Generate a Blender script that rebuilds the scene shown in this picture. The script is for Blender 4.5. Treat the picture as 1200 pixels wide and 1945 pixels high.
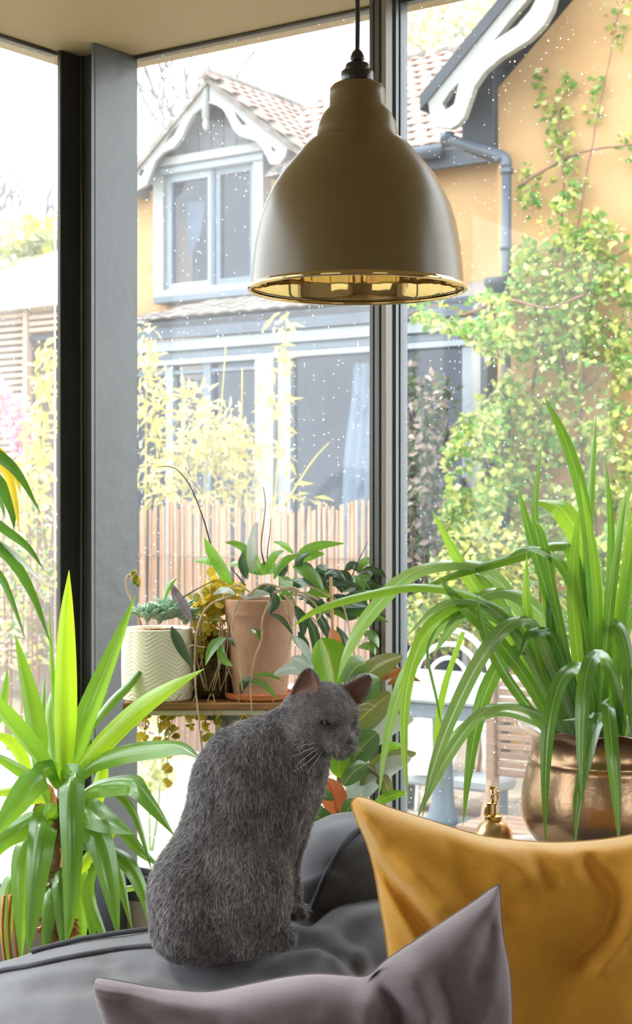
import bpy, math, random
import numpy as np
from mathutils import Vector, Matrix, noise as mnoise

random.seed(7)
RNG = np.random.default_rng(11)
for o in list(bpy.data.objects):
    bpy.data.objects.remove(o)
SC = bpy.context.scene
COL = SC.collection

# ------------------------------------------------------------------ camera
FPX, CX, CY, CH = 3000.0, 600.0, 972.5, 1.41
cam_d = bpy.data.cameras.new('camera')
cam = bpy.data.objects.new('camera', cam_d)
COL.objects.link(cam)
cam.location = (0, 0, CH)
cam.rotation_euler = (math.radians(90), 0, 0)
cam_d.sensor_fit = 'HORIZONTAL'
cam_d.sensor_width = 36.0
cam_d.lens = FPX / 1200.0 * 36.0
cam_d.clip_start = 0.05
cam_d.clip_end = 300
cam_d.dof.use_dof = True
cam_d.dof.focus_distance = 2.3
cam_d.dof.aperture_fstop = 20.0
SC.camera = cam

# ------------------------------------------------------------------ world, sun, exposure
wd = bpy.data.worlds.new('overcast_sky')
SC.world = wd
wd.use_nodes = True
bgn = wd.node_tree.nodes['Background']
bgn.inputs[0].default_value = (0.93, 0.965, 1.0, 1)
bgn.inputs[1].default_value = 4.5
sun_d = bpy.data.lights.new('sun', 'SUN')
sun = bpy.data.objects.new('sun', sun_d)
COL.objects.link(sun)
sun_d.energy = 2.8
sun_d.angle = math.radians(9)
sun_d.color = (1.0, 0.93, 0.80)
sun.rotation_euler = Vector((0.80, -0.10, -1.25)).to_track_quat('-Z', 'Y').to_euler()
SC.view_settings.view_transform = 'Standard'
SC.view_settings.look = 'None'
SC.view_settings.gamma = 1.0
SC.view_settings.use_curve_mapping = False
SC.view_settings.exposure = 0.25

# ------------------------------------------------------------------ geometry helpers
def P(px, py, d):
    """world point that stands at depth d on the line of sight of a photo pixel"""
    return Vector(((px - CX) / FPX * d, d, CH - (py - CY) / FPX * d))

def to_px(v):
    return CX + v[0] / v[1] * FPX, CY - (v[2] - CH) / v[1] * FPX

def pxm(d):
    return d / FPX

UX, UY = 0.827, -0.562            # direction of the garden-side window wall and of the house
_l = math.hypot(UX, UY); UX /= _l; UY /= _l
U = Vector((UX, UY, 0)); N = Vector((-UY, UX, 0)); Z = Vector((0, 0, 1))
VV = Vector((0.597, 0.802, 0)).normalized()     # direction of the left window wall

def geo_join(*gs):
    v, f = [], []
    for g in gs:
        k = len(v)
        v += list(g[0]); f += [tuple(i + k for i in q) for q in g[1]]
    return v, f

def g_box(c, s, ax=None):
    """box: centre, full sizes, axes"""
    ax = ax or (Vector((1, 0, 0)), Vector((0, 1, 0)), Z)
    c = Vector(c); vs = []
    for k in (-.5, .5):
        for j in (-.5, .5):
            for i in (-.5, .5):
                vs.append(c + ax[0] * (i * s[0]) + ax[1] * (j * s[1]) + ax[2] * (k * s[2]))
    return vs, [(0, 2, 3, 1), (4, 5, 7, 6), (0, 1, 5, 4), (2, 6, 7, 3), (0, 4, 6, 2), (1, 3, 7, 5)]

def g_bbox(c, s, ax=None, b=0.004):
    """box with chamfered edges"""
    ax = ax or (Vector((1, 0, 0)), Vector((0, 1, 0)), Z)
    c = Vector(c)
    h = [max(x * .5, 1e-4) for x in s]
    b = min(b, *[x * .9 for x in h])
    vs, idx = [], {}
    for sx in (-1, 1):
        for sy in (-1, 1):
            for sz in (-1, 1):
                for a in range(3):
                    q = [sx * h[0], sy * h[1], sz * h[2]]
                    for e in range(3):
                        if e != a:
                            q[e] -= (sx, sy, sz)[e] * b
                    idx[(sx, sy, sz, a)] = len(vs)
                    vs.append(c + ax[0] * q[0] + ax[1] * q[1] + ax[2] * q[2])
    fs = []
    for a in range(3):
        o1, o2 = [e for e in range(3) if e != a]
        for s_ in (-1, 1):
            ring = []
            for (p, q) in ((-1, -1), (1, -1), (1, 1), (-1, 1)):
                k = [0, 0, 0]; k[a] = s_; k[o1] = p; k[o2] = q
                ring.append(idx[(*k, a)])
            fs.append(tuple(ring))
        for p in (-1, 1):
            for q in (-1, 1):
                k0 = [0, 0, 0]; k1 = [0, 0, 0]
                k0[a] = -1; k1[a] = 1
                for k in (k0, k1):
                    k[o1] = p; k[o2] = q
                fs.append((idx[(*k0, o1)], idx[(*k1, o1)], idx[(*k1, o2)], idx[(*k0, o2)]))
    for sx in (-1, 1):
        for sy in (-1, 1):
            for sz in (-1, 1):
                fs.append(tuple(idx[(sx, sy, sz, a)] for a in range(3)))
    return vs, fs

def frame_of(t, hint=None):
    t = t.normalized()
    h = Vector(hint) if hint is not None else (Z if abs(t.z) < .9 else Vector((1, 0, 0)))
    a = t.cross(h)
    if a.length < 1e-6:
        a = t.cross(Vector((0, 1, 0)))
    a.normalize()
    return a, a.cross(t).normalized()

def smooth_pts(pts, n):
    """Catmull-Rom resampling of a polyline (tuples of any length)"""
    p = [np.array(q, float) for q in pts]
    if len(p) == 2:
        return [p[0] + (p[1] - p[0]) * i / (n - 1) for i in range(n)]
    p = [2 * p[0] - p[1]] + p + [2 * p[-1] - p[-2]]
    m = len(p) - 3
    out = []
    for i in range(n):
        s = i / (n - 1) * m
        k = min(int(s), m - 1); t = s - k
        a, b, c, d = p[k], p[k + 1], p[k + 2], p[k + 3]
        out.append(.5 * (2 * b + (c - a) * t + (2 * a - 5 * b + 4 * c - d) * t * t + (3 * b - a - 3 * c + d) * t ** 3))
    return out

def g_tube(pts, r, seg=8, caps=True):
    pts = [Vector(p) for p in pts]
    n = len(pts)
    rs = [r] * n if isinstance(r, (int, float)) else list(r)
    vs, fs = [], []
    a = None
    for i in range(n):
        t = (pts[min(i + 1, n - 1)] - pts[max(i - 1, 0)])
        if t.length < 1e-9:
            t = Vector((0, 0, 1))
        t.normalize()
        if a is None:
            a, b = frame_of(t)
        else:
            a = a - t * a.dot(t)
            if a.length < 1e-6:
                a, b = frame_of(t)
            a.normalize()
        b = t.cross(a)
        for k in range(seg):
            w = 2 * math.pi * k / seg
            vs.append(pts[i] + (a * math.cos(w) + b * math.sin(w)) * rs[i])
    for i in range(n - 1):
        for k in range(seg):
            k2 = (k + 1) % seg
            fs.append((i * seg + k, i * seg + k2, (i + 1) * seg + k2, (i + 1) * seg + k))
    if caps:
        fs.append(tuple(range(seg - 1, -1, -1)))
        fs.append(tuple((n - 1) * seg + k for k in range(seg)))
    return vs, fs

def g_lathe(prof, c, seg=48, wob=None, closed=False, caps=True):
    """profile of (radius, z) about a vertical axis at c; wob(angle, i, r, z) -> (r, z)"""
    c = Vector(c); vs, fs = [], []
    for i, (r, z) in enumerate(prof):
        for k in range(seg):
            w = 2 * math.pi * k / seg
            rr, zz = (r, z) if wob is None else wob(w, i, r, z)
            vs.append(c + Vector((rr * math.cos(w), rr * math.sin(w), zz)))
    n = len(prof)
    for i in range(n if closed else n - 1):
        for k in range(seg):
            k2 = (k + 1) % seg; j = (i + 1) % n
            fs.append((i * seg + k, i * seg + k2, j * seg + k2, j * seg + k))
    if not closed and caps:
        if prof[0][0] > 1e-5:
            fs.append(tuple(range(seg - 1, -1, -1)))
        if prof[-1][0] > 1e-5:
            fs.append(tuple((n - 1) * seg + k for k in range(seg)))
    return vs, fs

def g_ball(c, r, seg=12, rings=8, ax=None):
    c = Vector(c); r = (r, r, r) if isinstance(r, (int, float)) else r
    ax = ax or (Vector((1, 0, 0)), Vector((0, 1, 0)), Z)
    vs, fs = [], []
    for i in range(rings + 1):
        th = math.pi * i / rings
        for k in range(seg):
            w = 2 * math.pi * k / seg
            vs.append(c + ax[0] * (r[0] * math.sin(th) * math.cos(w)) + ax[1] * (r[1] * math.sin(th) * math.sin(w)) + ax[2] * (r[2] * math.cos(th)))
    for i in range(rings):
        for k in range(seg):
            k2 = (k + 1) % seg
            fs.append((i * seg + k, (i + 1) * seg + k, (i + 1) * seg + k2, i * seg + k2))
    return vs, fs

def tri_poly(poly):
    from mathutils.geometry import tessellate_polygon
    return [tuple(t) for t in tessellate_polygon([[Vector((p[0], p[1], 0)) for p in poly]])]

def g_extrude(poly, O, ax, ay, an, t0, t1):
    """flat polygon (2-D, in axes ax, ay at O) with a thickness t0..t1 along an"""
    O = Vector(O); n = len(poly)
    vs = [O + ax * p[0] + ay * p[1] + an * t for t in (t0, t1) for p in poly]
    fs = []
    for t in tri_poly(poly):
        fs.append(tuple(t)); fs.append(tuple(i + n for i in reversed(t)))
    for i in range(n):
        j = (i + 1) % n
        fs.append((i, j, j + n, i + n))
    return vs, fs

def g_ring_extrude(outer, inner, O, ax, ay, an, t0, t1):
    """frame between two polygons of equal count"""
    O = Vector(O); n = len(outer)
    vs = [O + ax * p[0] + ay * p[1] + an * t for t in (t0, t1) for pl in (outer, inner) for p in pl]
    fs = []
    for i in range(n):
        j = (i + 1) % n
        a, b, c, d = i, j, n + j, n + i
        fs.append((a, b, c, d)); fs.append((a + 2 * n, d + 2 * n, c + 2 * n, b + 2 * n))
        fs.append((a, a + 2 * n, b + 2 * n, b)); fs.append((d, c, c + 2 * n, d + 2 * n))
    return vs, fs

# ------------------------------------------------------------------ object helpers
def make_mesh(name, geo, mat, smooth=True, uv=None, origin=None):
    vs, fs = geo[0], geo[1]
    me = bpy.data.meshes.new(name)
    if origin is not None:
        o = Vector(origin)
        vs = [Vector(v) - o for v in vs]
    me.from_pydata([tuple(v) for v in vs], [], [tuple(f) for f in fs])
    if uv is None and len(geo) > 2:
        uv = geo[2]
    if uv is not None:
        lay = me.uv_layers.new(name='UVMap')
        li = np.empty(len(me.loops), dtype=np.int32)
        me.loops.foreach_get('vertex_index', li)
        arr = np.asarray(uv, dtype=np.float32)[li]
        lay.data.foreach_set('uv', arr.ravel())
    if smooth is True:
        me.polygons.foreach_set('use_smooth', [True] * len(me.polygons))
    for m in (mat if isinstance(mat, (list, tuple)) else [mat]):
        me.materials.append(m)
    me.update()
    if smooth == 'auto':
        me.polygons.foreach_set('use_smooth', [True] * len(me.polygons))
        me.set_sharp_from_angle(angle=math.radians(38))
    return me

def link(name, me, parent=None):
    o = bpy.data.objects.new(name, me)
    COL.objects.link(o)
    if parent is not None:
        o.parent = parent
    return o

def tag(o, label=None, cat=None, group=None, kind=None):
    if label: o['label'] = label
    if cat: o['category'] = cat
    if group: o['group'] = group
    if kind: o['kind'] = kind
    return o

class Thing:
    """an Empty at the base of a thing; parts are meshes in its frame"""
    def __init__(s, name, label, cat, base, group=None, kind=None):
        s.o = bpy.data.objects.new(name, None)
        s.o.empty_display_size = .05
        COL.objects.link(s.o)
        s.b = Vector(base)
        s.o.location = s.b
        tag(s.o, label, cat, group, kind)
    def part(s, name, geo, mat, parent=None, smooth=True, label=None, kind=None):
        o = link(name, make_mesh(name, geo, mat, smooth, origin=s.b), parent or s.o)
        return tag(o, label, kind=kind)
    def inst(s, name, me, loc, rot=None, scale=None, parent=None):
        o = link(name, me, parent or s.o)
        m = Matrix.Translation(Vector(loc) - s.b)
        if rot is not None:
            m = m @ rot.to_4x4()
        if scale is not None:
            sc = scale if not isinstance(scale, (int, float)) else (scale,) * 3
            m = m @ Matrix.Diagonal((*sc, 1))
        o.matrix_basis = m
        return o

def solo(name, geo, mat, label=None, cat=None, group=None, kind=None, smooth='auto'):
    vs = geo[0]
    b = Vector((sum(v[0] for v in vs) / len(vs), sum(v[1] for v in vs) / len(vs), min(v[2] for v in vs)))
    o = link(name, make_mesh(name, geo, mat, smooth, origin=b))
    o.location = b
    return tag(o, label, cat, group, kind)

# ------------------------------------------------------------------ materials
MATS = {}
def _nt(name):
    m = bpy.data.materials.new(name); m.use_nodes = True
    nt = m.node_tree
    return m, nt, nt.nodes['Principled BSDF'], nt.nodes['Material Output']

def sr(c):
    """sRGB 0-255 to linear"""
    def f(x):
        x /= 255.
        return x / 12.92 if x <= .04045 else ((x + .055) / 1.055) ** 2.4
    return (f(c[0]), f(c[1]), f(c[2]))

def _noise(nt, scale, detail=4, stretch=None, coords='Object', rough=.55):
    tc = nt.nodes.new('ShaderNodeTexCoord')
    nz = nt.nodes.new('ShaderNodeTexNoise')
    nz.inputs['Scale'].default_value = scale; nz.inputs['Detail'].default_value = detail
    nz.inputs['Roughness'].default_value = rough
    if stretch:
        mp = nt.nodes.new('ShaderNodeMapping'); mp.inputs['Scale'].default_value = stretch
        nt.links.new(tc.outputs[coords], mp.inputs[0]); nt.links.new(mp.outputs[0], nz.inputs['Vector'])
    else:
        nt.links.new(tc.outputs[coords], nz.inputs['Vector'])
    return nz

def _ramp(nt, src, stops):
    r = nt.nodes.new('ShaderNodeValToRGB')
    el = r.color_ramp.elements
    while len(el) < len(stops):
        el.new(.5)
    for e, (p, c) in zip(el, stops):
        e.position = p; e.color = (*c, 1)
    nt.links.new(src, r.inputs[0])
    return r

def _math(nt, op, a, b=None, c=None):
    n = nt.nodes.new('ShaderNodeMath'); n.operation = op
    for i, x in enumerate((a, b, c)):
        if x is None: continue
        if isinstance(x, (int, float)): n.inputs[i].default_value = x
        else: nt.links.new(x, n.inputs[i])
    return n.outputs[0]

def mat(name, c1, c2=None, scale=8, rough=.6, metal=0., bump=0., bscale=60, stretch=None, spec=.5, sheen=0., sheen_c=None,
        rnd=0., detail=4, coat=0., lo=.35, hi=.65):
    """surface whose colour wanders between c1 and c2 by noise, with a fine relief and a per-object shift rnd"""
    if name in MATS: return MATS[name]
    m, nt, b, out = _nt(name)
    c2 = c2 or c1
    nz = _noise(nt, scale, detail, stretch)
    rp = _ramp(nt, nz.outputs['Fac'], [(lo, c1), (hi, c2)])
    col = rp.outputs[0]
    if rnd:
        oi = nt.nodes.new('ShaderNodeObjectInfo')
        hs = nt.nodes.new('ShaderNodeHueSaturation')
        v = _math(nt, 'MULTIPLY_ADD', oi.outputs['Random'], 2 * rnd, 1 - rnd)
        nt.links.new(v, hs.inputs['Value']); nt.links.new(col, hs.inputs['Color'])
        col = hs.outputs[0]
    nt.links.new(col, b.inputs['Base Color'])
    b.inputs['Roughness'].default_value = rough; b.inputs['Metallic'].default_value = metal
    b.inputs['Specular IOR Level'].default_value = spec
    if coat: b.inputs['Coat Weight'].default_value = coat
    if sheen:
        b.inputs['Sheen Weight'].default_value = sheen
        b.inputs['Sheen Roughness'].default_value = .4
        if sheen_c: b.inputs['Sheen Tint'].default_value = (*sheen_c, 1)
    if bump:
        n2 = _noise(nt, bscale, 3, stretch)
        bp = nt.nodes.new('ShaderNodeBump'); bp.inputs['Strength'].default_value = bump; bp.inputs['Distance'].default_value = .01
        nt.links.new(n2.outputs['Fac'], bp.inputs['Height']); nt.links.new(bp.outputs[0], b.inputs['Normal'])
    MATS[name] = m
    return m

def leaf_mat(name, c1, c2, trans=.45, rough=.35, stripe=0., rib=None, rnd=.15, tcol=None, spec=.5, hue=.0, coat=0.):
    """leaf: diffuse/gloss front plus light shining through; UV x runs across the blade"""
    if name in MATS: return MATS[name]
    m, nt, b, out = _nt(name)
    nz = _noise(nt, 14, 3)
    rp = _ramp(nt, nz.outputs['Fac'], [(.3, c1), (.7, c2)])
    col = rp.outputs[0]
    uvn = nt.nodes.new('ShaderNodeUVMap')
    sx = nt.nodes.new('ShaderNodeSeparateXYZ'); nt.links.new(uvn.outputs[0], sx.inputs[0])
    if stripe:
        w = _math(nt, 'SINE', _math(nt, 'MULTIPLY', sx.outputs[0], 46.))
        f = _math(nt, 'MULTIPLY_ADD', w, stripe, 1.)
        hs = nt.nodes.new('ShaderNodeHueSaturation'); nt.links.new(f, hs.inputs['Value']); nt.links.new(col, hs.inputs['Color'])
        col = hs.outputs[0]
    if rib is not None:
        dd = _math(nt, 'ABSOLUTE', _math(nt, 'SUBTRACT', sx.outputs[0], .5))
        k = _math(nt, 'LESS_THAN', dd, .035)
        mx = nt.nodes.new('ShaderNodeMix'); mx.data_type = 'RGBA'
        nt.links.new(k, mx.inputs['Factor']); nt.links.new(col, mx.inputs['A']); mx.inputs['B'].default_value = (*rib, 1)
        col = mx.outputs['Result']
    oi = nt.nodes.new('ShaderNodeObjectInfo')
    hs = nt.nodes.new('ShaderNodeHueSaturation')
    nt.links.new(_math(nt, 'MULTIPLY_ADD', oi.outputs['Random'], 2 * rnd, 1 - rnd), hs.inputs['Value'])
    if hue:
        nt.links.new(_math(nt, 'MULTIPLY_ADD', oi.outputs['Random'], 2 * hue, .5 - hue), hs.inputs['Hue'])
    nt.links.new(col, hs.inputs['Color'])
    col = hs.outputs[0]
    nt.links.new(col, b.inputs['Base Color'])
    b.inputs['Roughness'].default_value = rough
    b.inputs['Specular IOR Level'].default_value = spec
    b.inputs['Coat Weight'].default_value = coat
    b.inputs['Coat Roughness'].default_value = .22
    tr = nt.nodes.new('ShaderNodeBsdfTranslucent')
    if tcol:
        mm = nt.nodes.new('ShaderNodeMix'); mm.data_type = 'RGBA'; mm.blend_type = 'MIX'; mm.inputs['Factor'].default_value = .6
        nt.links.new(col, mm.inputs['A']); mm.inputs['B'].default_value = (*tcol, 1)
        nt.links.new(mm.outputs['Result'], tr.inputs[0])
    else:
        nt.links.new(col, tr.inputs[0])
    ms = nt.nodes.new('ShaderNodeMixShader'); ms.inputs[0].default_value = trans
    nt.links.new(b.outputs[0], ms.inputs[1]); nt.links.new(tr.outputs[0], ms.inputs[2])
    nt.links.new(ms.outputs[0], out.inputs[0])
    MATS[name] = m
    return m

def glass_mat(name, haze=.06, specks=.5, tint=(.97, .985, .985), scale=70., gloss=.05):
    """clear pane with a film of dust and dried drops"""
    m, nt, b, out = _nt(name)
    nt.nodes.remove(b)
    tp = nt.nodes.new('ShaderNodeBsdfTransparent'); tp.inputs[0].default_value = (*tint, 1)
    gl = nt.nodes.new('ShaderNodeBsdfGlossy'); gl.inputs['Roughness'].default_value = .02
    fr = nt.nodes.new('ShaderNodeFresnel'); fr.inputs[0].default_value = 1.45
    m1 = nt.nodes.new('ShaderNodeMixShader')
    nt.links.new(_math(nt, 'MULTIPLY', fr.outputs[0], gloss * .4 / .04), m1.inputs[0])
    nt.links.new(tp.outputs[0], m1.inputs[1]); nt.links.new(gl.outputs[0], m1.inputs[2])
    tl = nt.nodes.new('ShaderNodeBsdfTranslucent'); tl.inputs[0].default_value = (.9, .93, .97, 1)
    nz = _noise(nt, 2.2, 5)
    film = _math(nt, 'MULTIPLY', nz.outputs['Fac'], 2 * haze)
    tc = nt.nodes.new('ShaderNodeTexCoord')
    spk = None
    for sc_, th in ((scale, .12), (scale * 2.1, .17)):
        vo = nt.nodes.new('ShaderNodeTexVoronoi'); vo.inputs['Scale'].default_value = sc_
        nt.links.new(tc.outputs['Object'], vo.inputs['Vector'])
        sp = nt.nodes.new('ShaderNodeSeparateColor'); nt.links.new(vo.outputs['Color'], sp.inputs[0])
        rr = _math(nt, 'MULTIPLY', _math(nt, 'POWER', sp.outputs[0], 2.5), th)
        k = _math(nt, 'MULTIPLY', _math(nt, 'LESS_THAN', vo.outputs['Distance'], rr), specks)
        spk = k if spk is None else _math(nt, 'MAXIMUM', spk, k)
    fac = _math(nt, 'MINIMUM', _math(nt, 'ADD', film, spk), .9)
    m2 = nt.nodes.new('ShaderNodeMixShader')
    nt.links.new(fac, m2.inputs[0]); nt.links.new(m1.outputs[0], m2.inputs[1]); nt.links.new(tl.outputs[0], m2.inputs[2])
    nt.links.new(m2.outputs[0], out.inputs[0])
    return m

def weave_mat(name, c1, c2, scale, rough=.8, bump=.3, sheen=.3):
    """plain woven cloth: crossing sine threads in UV space"""
    m, nt, b, out = _nt(name)
    uvn = nt.nodes.new('ShaderNodeUVMap')
    sx = nt.nodes.new('ShaderNodeSeparateXYZ'); nt.links.new(uvn.outputs[0], sx.inputs[0])
    a = _math(nt, 'SINE', _math(nt, 'MULTIPLY', sx.outputs[0], scale))
    c = _math(nt, 'SINE', _math(nt, 'MULTIPLY', sx.outputs[1], scale))
    w = _math(nt, 'MULTIPLY_ADD', _math(nt, 'MULTIPLY', a, c), .5, .5)
    nz = _noise(nt, 6, 4)
    big = _ramp(nt, nz.outputs['Fac'], [(.3, c1), (.7, c2)])
    hs = nt.nodes.new('ShaderNodeHueSaturation')
    nt.links.new(_math(nt, 'MULTIPLY_ADD', w, .5, .75), hs.inputs['Value']); nt.links.new(big.outputs[0], hs.inputs['Color'])
    nt.links.new(hs.outputs[0], b.inputs['Base Color'])
    b.inputs['Roughness'].default_value = rough
    b.inputs['Specular IOR Level'].default_value = .2
    b.inputs['Sheen Weight'].default_value = sheen
    bp = nt.nodes.new('ShaderNodeBump'); bp.inputs['Strength'].default_value = bump; bp.inputs['Distance'].default_value = .002
    nt.links.new(w, bp.inputs['Height']); nt.links.new(bp.outputs[0], b.inputs['Normal'])
    return m

M_frame = mat('dark_olive_metal', (.075, .076, .067), (.095, .095, .084), 6, rough=.32, spec=.6)
M_frame_sky = mat('sky_tinted_metal', (.10, .12, .145), (.12, .14, .165), 6, rough=.35, spec=.6)  # reflected sky on the side faces painted in as a blue base colour
M_column = mat('grey_painted_steel', (.088, .095, .104), (.108, .116, .126), 5, rough=.33, spec=.6, bump=.12, bscale=25)
M_ceil = mat('warm_taupe_paint', (.44, .34, .20), (.46, .358, .213), 3, rough=.7)
M_wall = mat('taupe_wall_paint', (.36, .30, .21), (.39, .325, .23), 3, rough=.8)
M_floor = mat('warm_wood_floor', (.24, .165, .10), (.30, .21, .13), 5, rough=.5)
M_white = mat('white_paint', (.80, .80, .78), (.84, .84, .82), 5, rough=.5)
# ================================================================== ROOM SHELL
CEIL = CH + 0.892
SILL = 0.705
Qp = Vector((-0.349, 3.095, 0)); Rp = Vector((-0.507, 3.069, 0))
Cc = Qp - U * 0.1113
def room(a, b, z=0):                    # a along the garden window wall, b along the left window wall
    p = Cc + U * a - VV * b
    return Vector((p.x, p.y, z))
RA, RB = 4.3, 5.2
poly = [room(-.06, -.06), room(RA, -.06), room(RA, RB), room(-.06, RB)]
def slab(name, poly, z0, z1, m):
    n = len(poly)
    vs = [Vector((p.x, p.y, z)) for z in (z0, z1) for p in poly]
    fs = [tuple(range(n)), tuple(range(2 * n - 1, n - 1, -1))] + [(i, (i + 1) % n, (i + 1) % n + n, i + n) for i in range(n)]
    return solo(name, (vs, fs), m, kind='structure', smooth=False)
slab('ceiling', poly, CEIL, CEIL + .22, M_ceil)
slab('floor', poly, -.06, 0, M_floor)
AXR = (U, N, Z)                         # window wall on the right
NL = Vector((-VV.y, VV.x, 0))           # outward normal of the left wall
AXL = (VV, NL, Z)
def wbox(u0, u1, n0, n1, z0, z1, b=.002):
    return g_bbox(Qp + U * ((u0 + u1) / 2) + N * ((n0 + n1) / 2) + Z * ((z0 + z1) / 2), (u1 - u0, n1 - n0, z1 - z0), AXR, b)
def lbox(s0, s1, n0, n1, z0, z1, b=.002):   # s measured from the corner towards the room's left
    return g_bbox(Rp - VV * ((s0 + s1) / 2) + NL * ((n0 + n1) / 2) + Z * ((z0 + z1) / 2), (s1 - s0, n1 - n0, z1 - z0), AXL, b)
# low walls below the glazing and the solid ends of the walls
solo('wall_front', geo_join(wbox(-.1, 2.8, -.03, .12, 0, SILL - .05), wbox(2.8, 4.2, -.03, .12, 0, CEIL)), M_wall, kind='structure', smooth=False)
solo('wall_left', geo_join(lbox(-.0, 3.0, -.03, .12, 0, SILL - .05), lbox(3.0, 5.1, -.03, .12, 0, CEIL)), M_wall, kind='structure', smooth=False)
# unseen walls behind the camera, openings added and sized for the fill light
def rwall(name, p0, p1, gaps, zg0, zg1):
    d = (p1 - p0); L = d.length; d.normalize(); n = Vector((-d.y, d.x, 0))
    gs, x = [], 0
    def seg(x0, x1, z0, z1):
        gs.append(g_box(p0 + d * ((x0 + x1) / 2) + Z * ((z0 + z1) / 2), (x1 - x0, .12, z1 - z0), (d, n, Z)))
    for g0, g1 in gaps:
        seg(x, g0, 0, CEIL); seg(g0, g1, 0, zg0); seg(g0, g1, zg1, CEIL); x = g1
    seg(x, L, 0, CEIL)
    solo(name, geo_join(*gs), M_wall, kind='structure', smooth=False)
rwall('wall_back', room(-.06, RB), room(RA, RB), [(.9, 2.6)], .55, CEIL - .35)
rwall('wall_right', room(RA, 0), room(RA, RB), [(2.2, 3.4)], .75, CEIL - .45)

# steel H-column in the corner
P1 = Vector((-.42, 3.0, 0)); FW = .119; WD = .098
col = Thing('trim_1', 'grey painted steel column in the glazed corner under the ceiling', None, (P1.x, P1.y, 0), kind='structure')
AXC = (VV, -U, Z)
zc = CEIL / 2
M_column_shade = mat('shaded_column_steel', (.036, .036, .030), (.046, .046, .039), 5, rough=.42, spec=.5)  # darker copy of the column steel, shade put into web and far flange
col.part('flange', g_bbox(P1 + VV * (FW / 2) - U * .005 + Z * zc, (FW, .010, CEIL), AXC, .0015), M_column, smooth='auto')
col.part('web', g_box(P1 + VV * (FW / 2) - U * (WD / 2) + Z * zc, (.008, WD - .02, CEIL), AXC), M_column_shade, smooth=False)
col.part('flange', g_bbox(P1 + VV * (FW / 2) - U * (WD - .005) + Z * zc, (FW, .010, CEIL), AXC, .0015), M_column_shade, smooth='auto')
for k in (-1, 1):
    col.part('weld_bead', g_tube([P1 + VV * (FW / 2 + .006 * k) - U * (WD - .012) + Z * z for z in (0.0, 1.2, CEIL)], .0035, 6), M_frame)

# panes and frames
M_glass_m = glass_mat('dusty_glass_middle', haze=.036, specks=.9, scale=55)
M_glass_r = glass_mat('dusty_glass_right', haze=.013, specks=.6, scale=60)
M_glass_l = glass_mat('dusty_glass_left', haze=.035, specks=.4, scale=60)
def window(name, label, boxf, s0, s1, gm, z0=SILL):
    w = Thing(name, label, None, (boxf(s0, s1, -.002, .002, z0, CEIL)[0][0]), kind='structure')
    w.part('pane', boxf(s0, s1, -.003, .003, z0 - .01, CEIL - .002, .0005), gm, smooth=False)
    w.part('bottom_rail', boxf(s0, s1, -.028, .03, z0 - .05, z0), M_frame, smooth='auto')
    w.part('glazing_bead', boxf(s0, s1, -.012, -.004, z0, z0 + .012), M_frame_sky, smooth='auto')
    w.part('head_bead', boxf(s0, s1, -.010, .012, CEIL - .007, CEIL - .001), M_frame, smooth='auto')
    return w
window('window_1', 'dusty left window pane beside the steel corner column', lbox, 0, 1.45, M_glass_l)
window('window_2', 'dusty middle window pane between corner column and mullion', wbox, 0.0, .571, M_glass_m)
window('window_3', 'right window pane beyond the mullion', wbox, .603, 1.7, M_glass_r)
window('window_4', 'far right window pane outside the frame', wbox, 1.75, 2.8, M_glass_r)
window('window_5', 'far left window pane outside the frame', lbox, 1.5, 3.0, M_glass_l)
mu = Thing('trim_2', 'grooved dark metal mullion between the middle and right panes', None, Qp + U * .587, kind='structure')
B = .053
mu.part('post', wbox(.573, .602, -B, .02, 0.65, CEIL, .0015), M_frame, smooth='auto')
mu.part('cover_strip', wbox(.571, .579, -B - .003, -B + .01, 0.65, CEIL, .0008), M_frame, smooth='auto')
mu.part('cover_strip', wbox(.582, .592, -B - .004, -B + .01, 0.65, CEIL, .0008), M_frame, smooth='auto')
mu.part('cover_strip', wbox(.5945, .6035, -B - .002, -B + .02, 0.65, CEIL, .0008), mat('taupe_metal', (.20, .185, .16), (.23, .21, .185), 6, rough=.4), smooth='auto')
mu.part('sash_stile', wbox(.600, .6065, -.026, -.016, 0.65, CEIL, .0006), M_frame_sky, smooth='auto')
mu.part('sash_stile', wbox(.600, .6075, -.012, .012, 0.65, CEIL, .0006), M_frame_sky, smooth='auto')
mu2 = Thing('trim_3', 'dark metal mullion of the right window wall outside the frame', None, Qp + U * 1.72, kind='structure')
mu2.part('post', wbox(1.7, 1.75, -.05, .02, .65, CEIL), M_frame, smooth='auto')
mu3 = Thing('trim_4', 'dark metal mullion of the left window wall outside the frame', None, Rp - VV * 1.47, kind='structure')
mu3.part('post', lbox(1.45, 1.5, -.05, .02, .65, CEIL), M_frame, smooth='auto')
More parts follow.
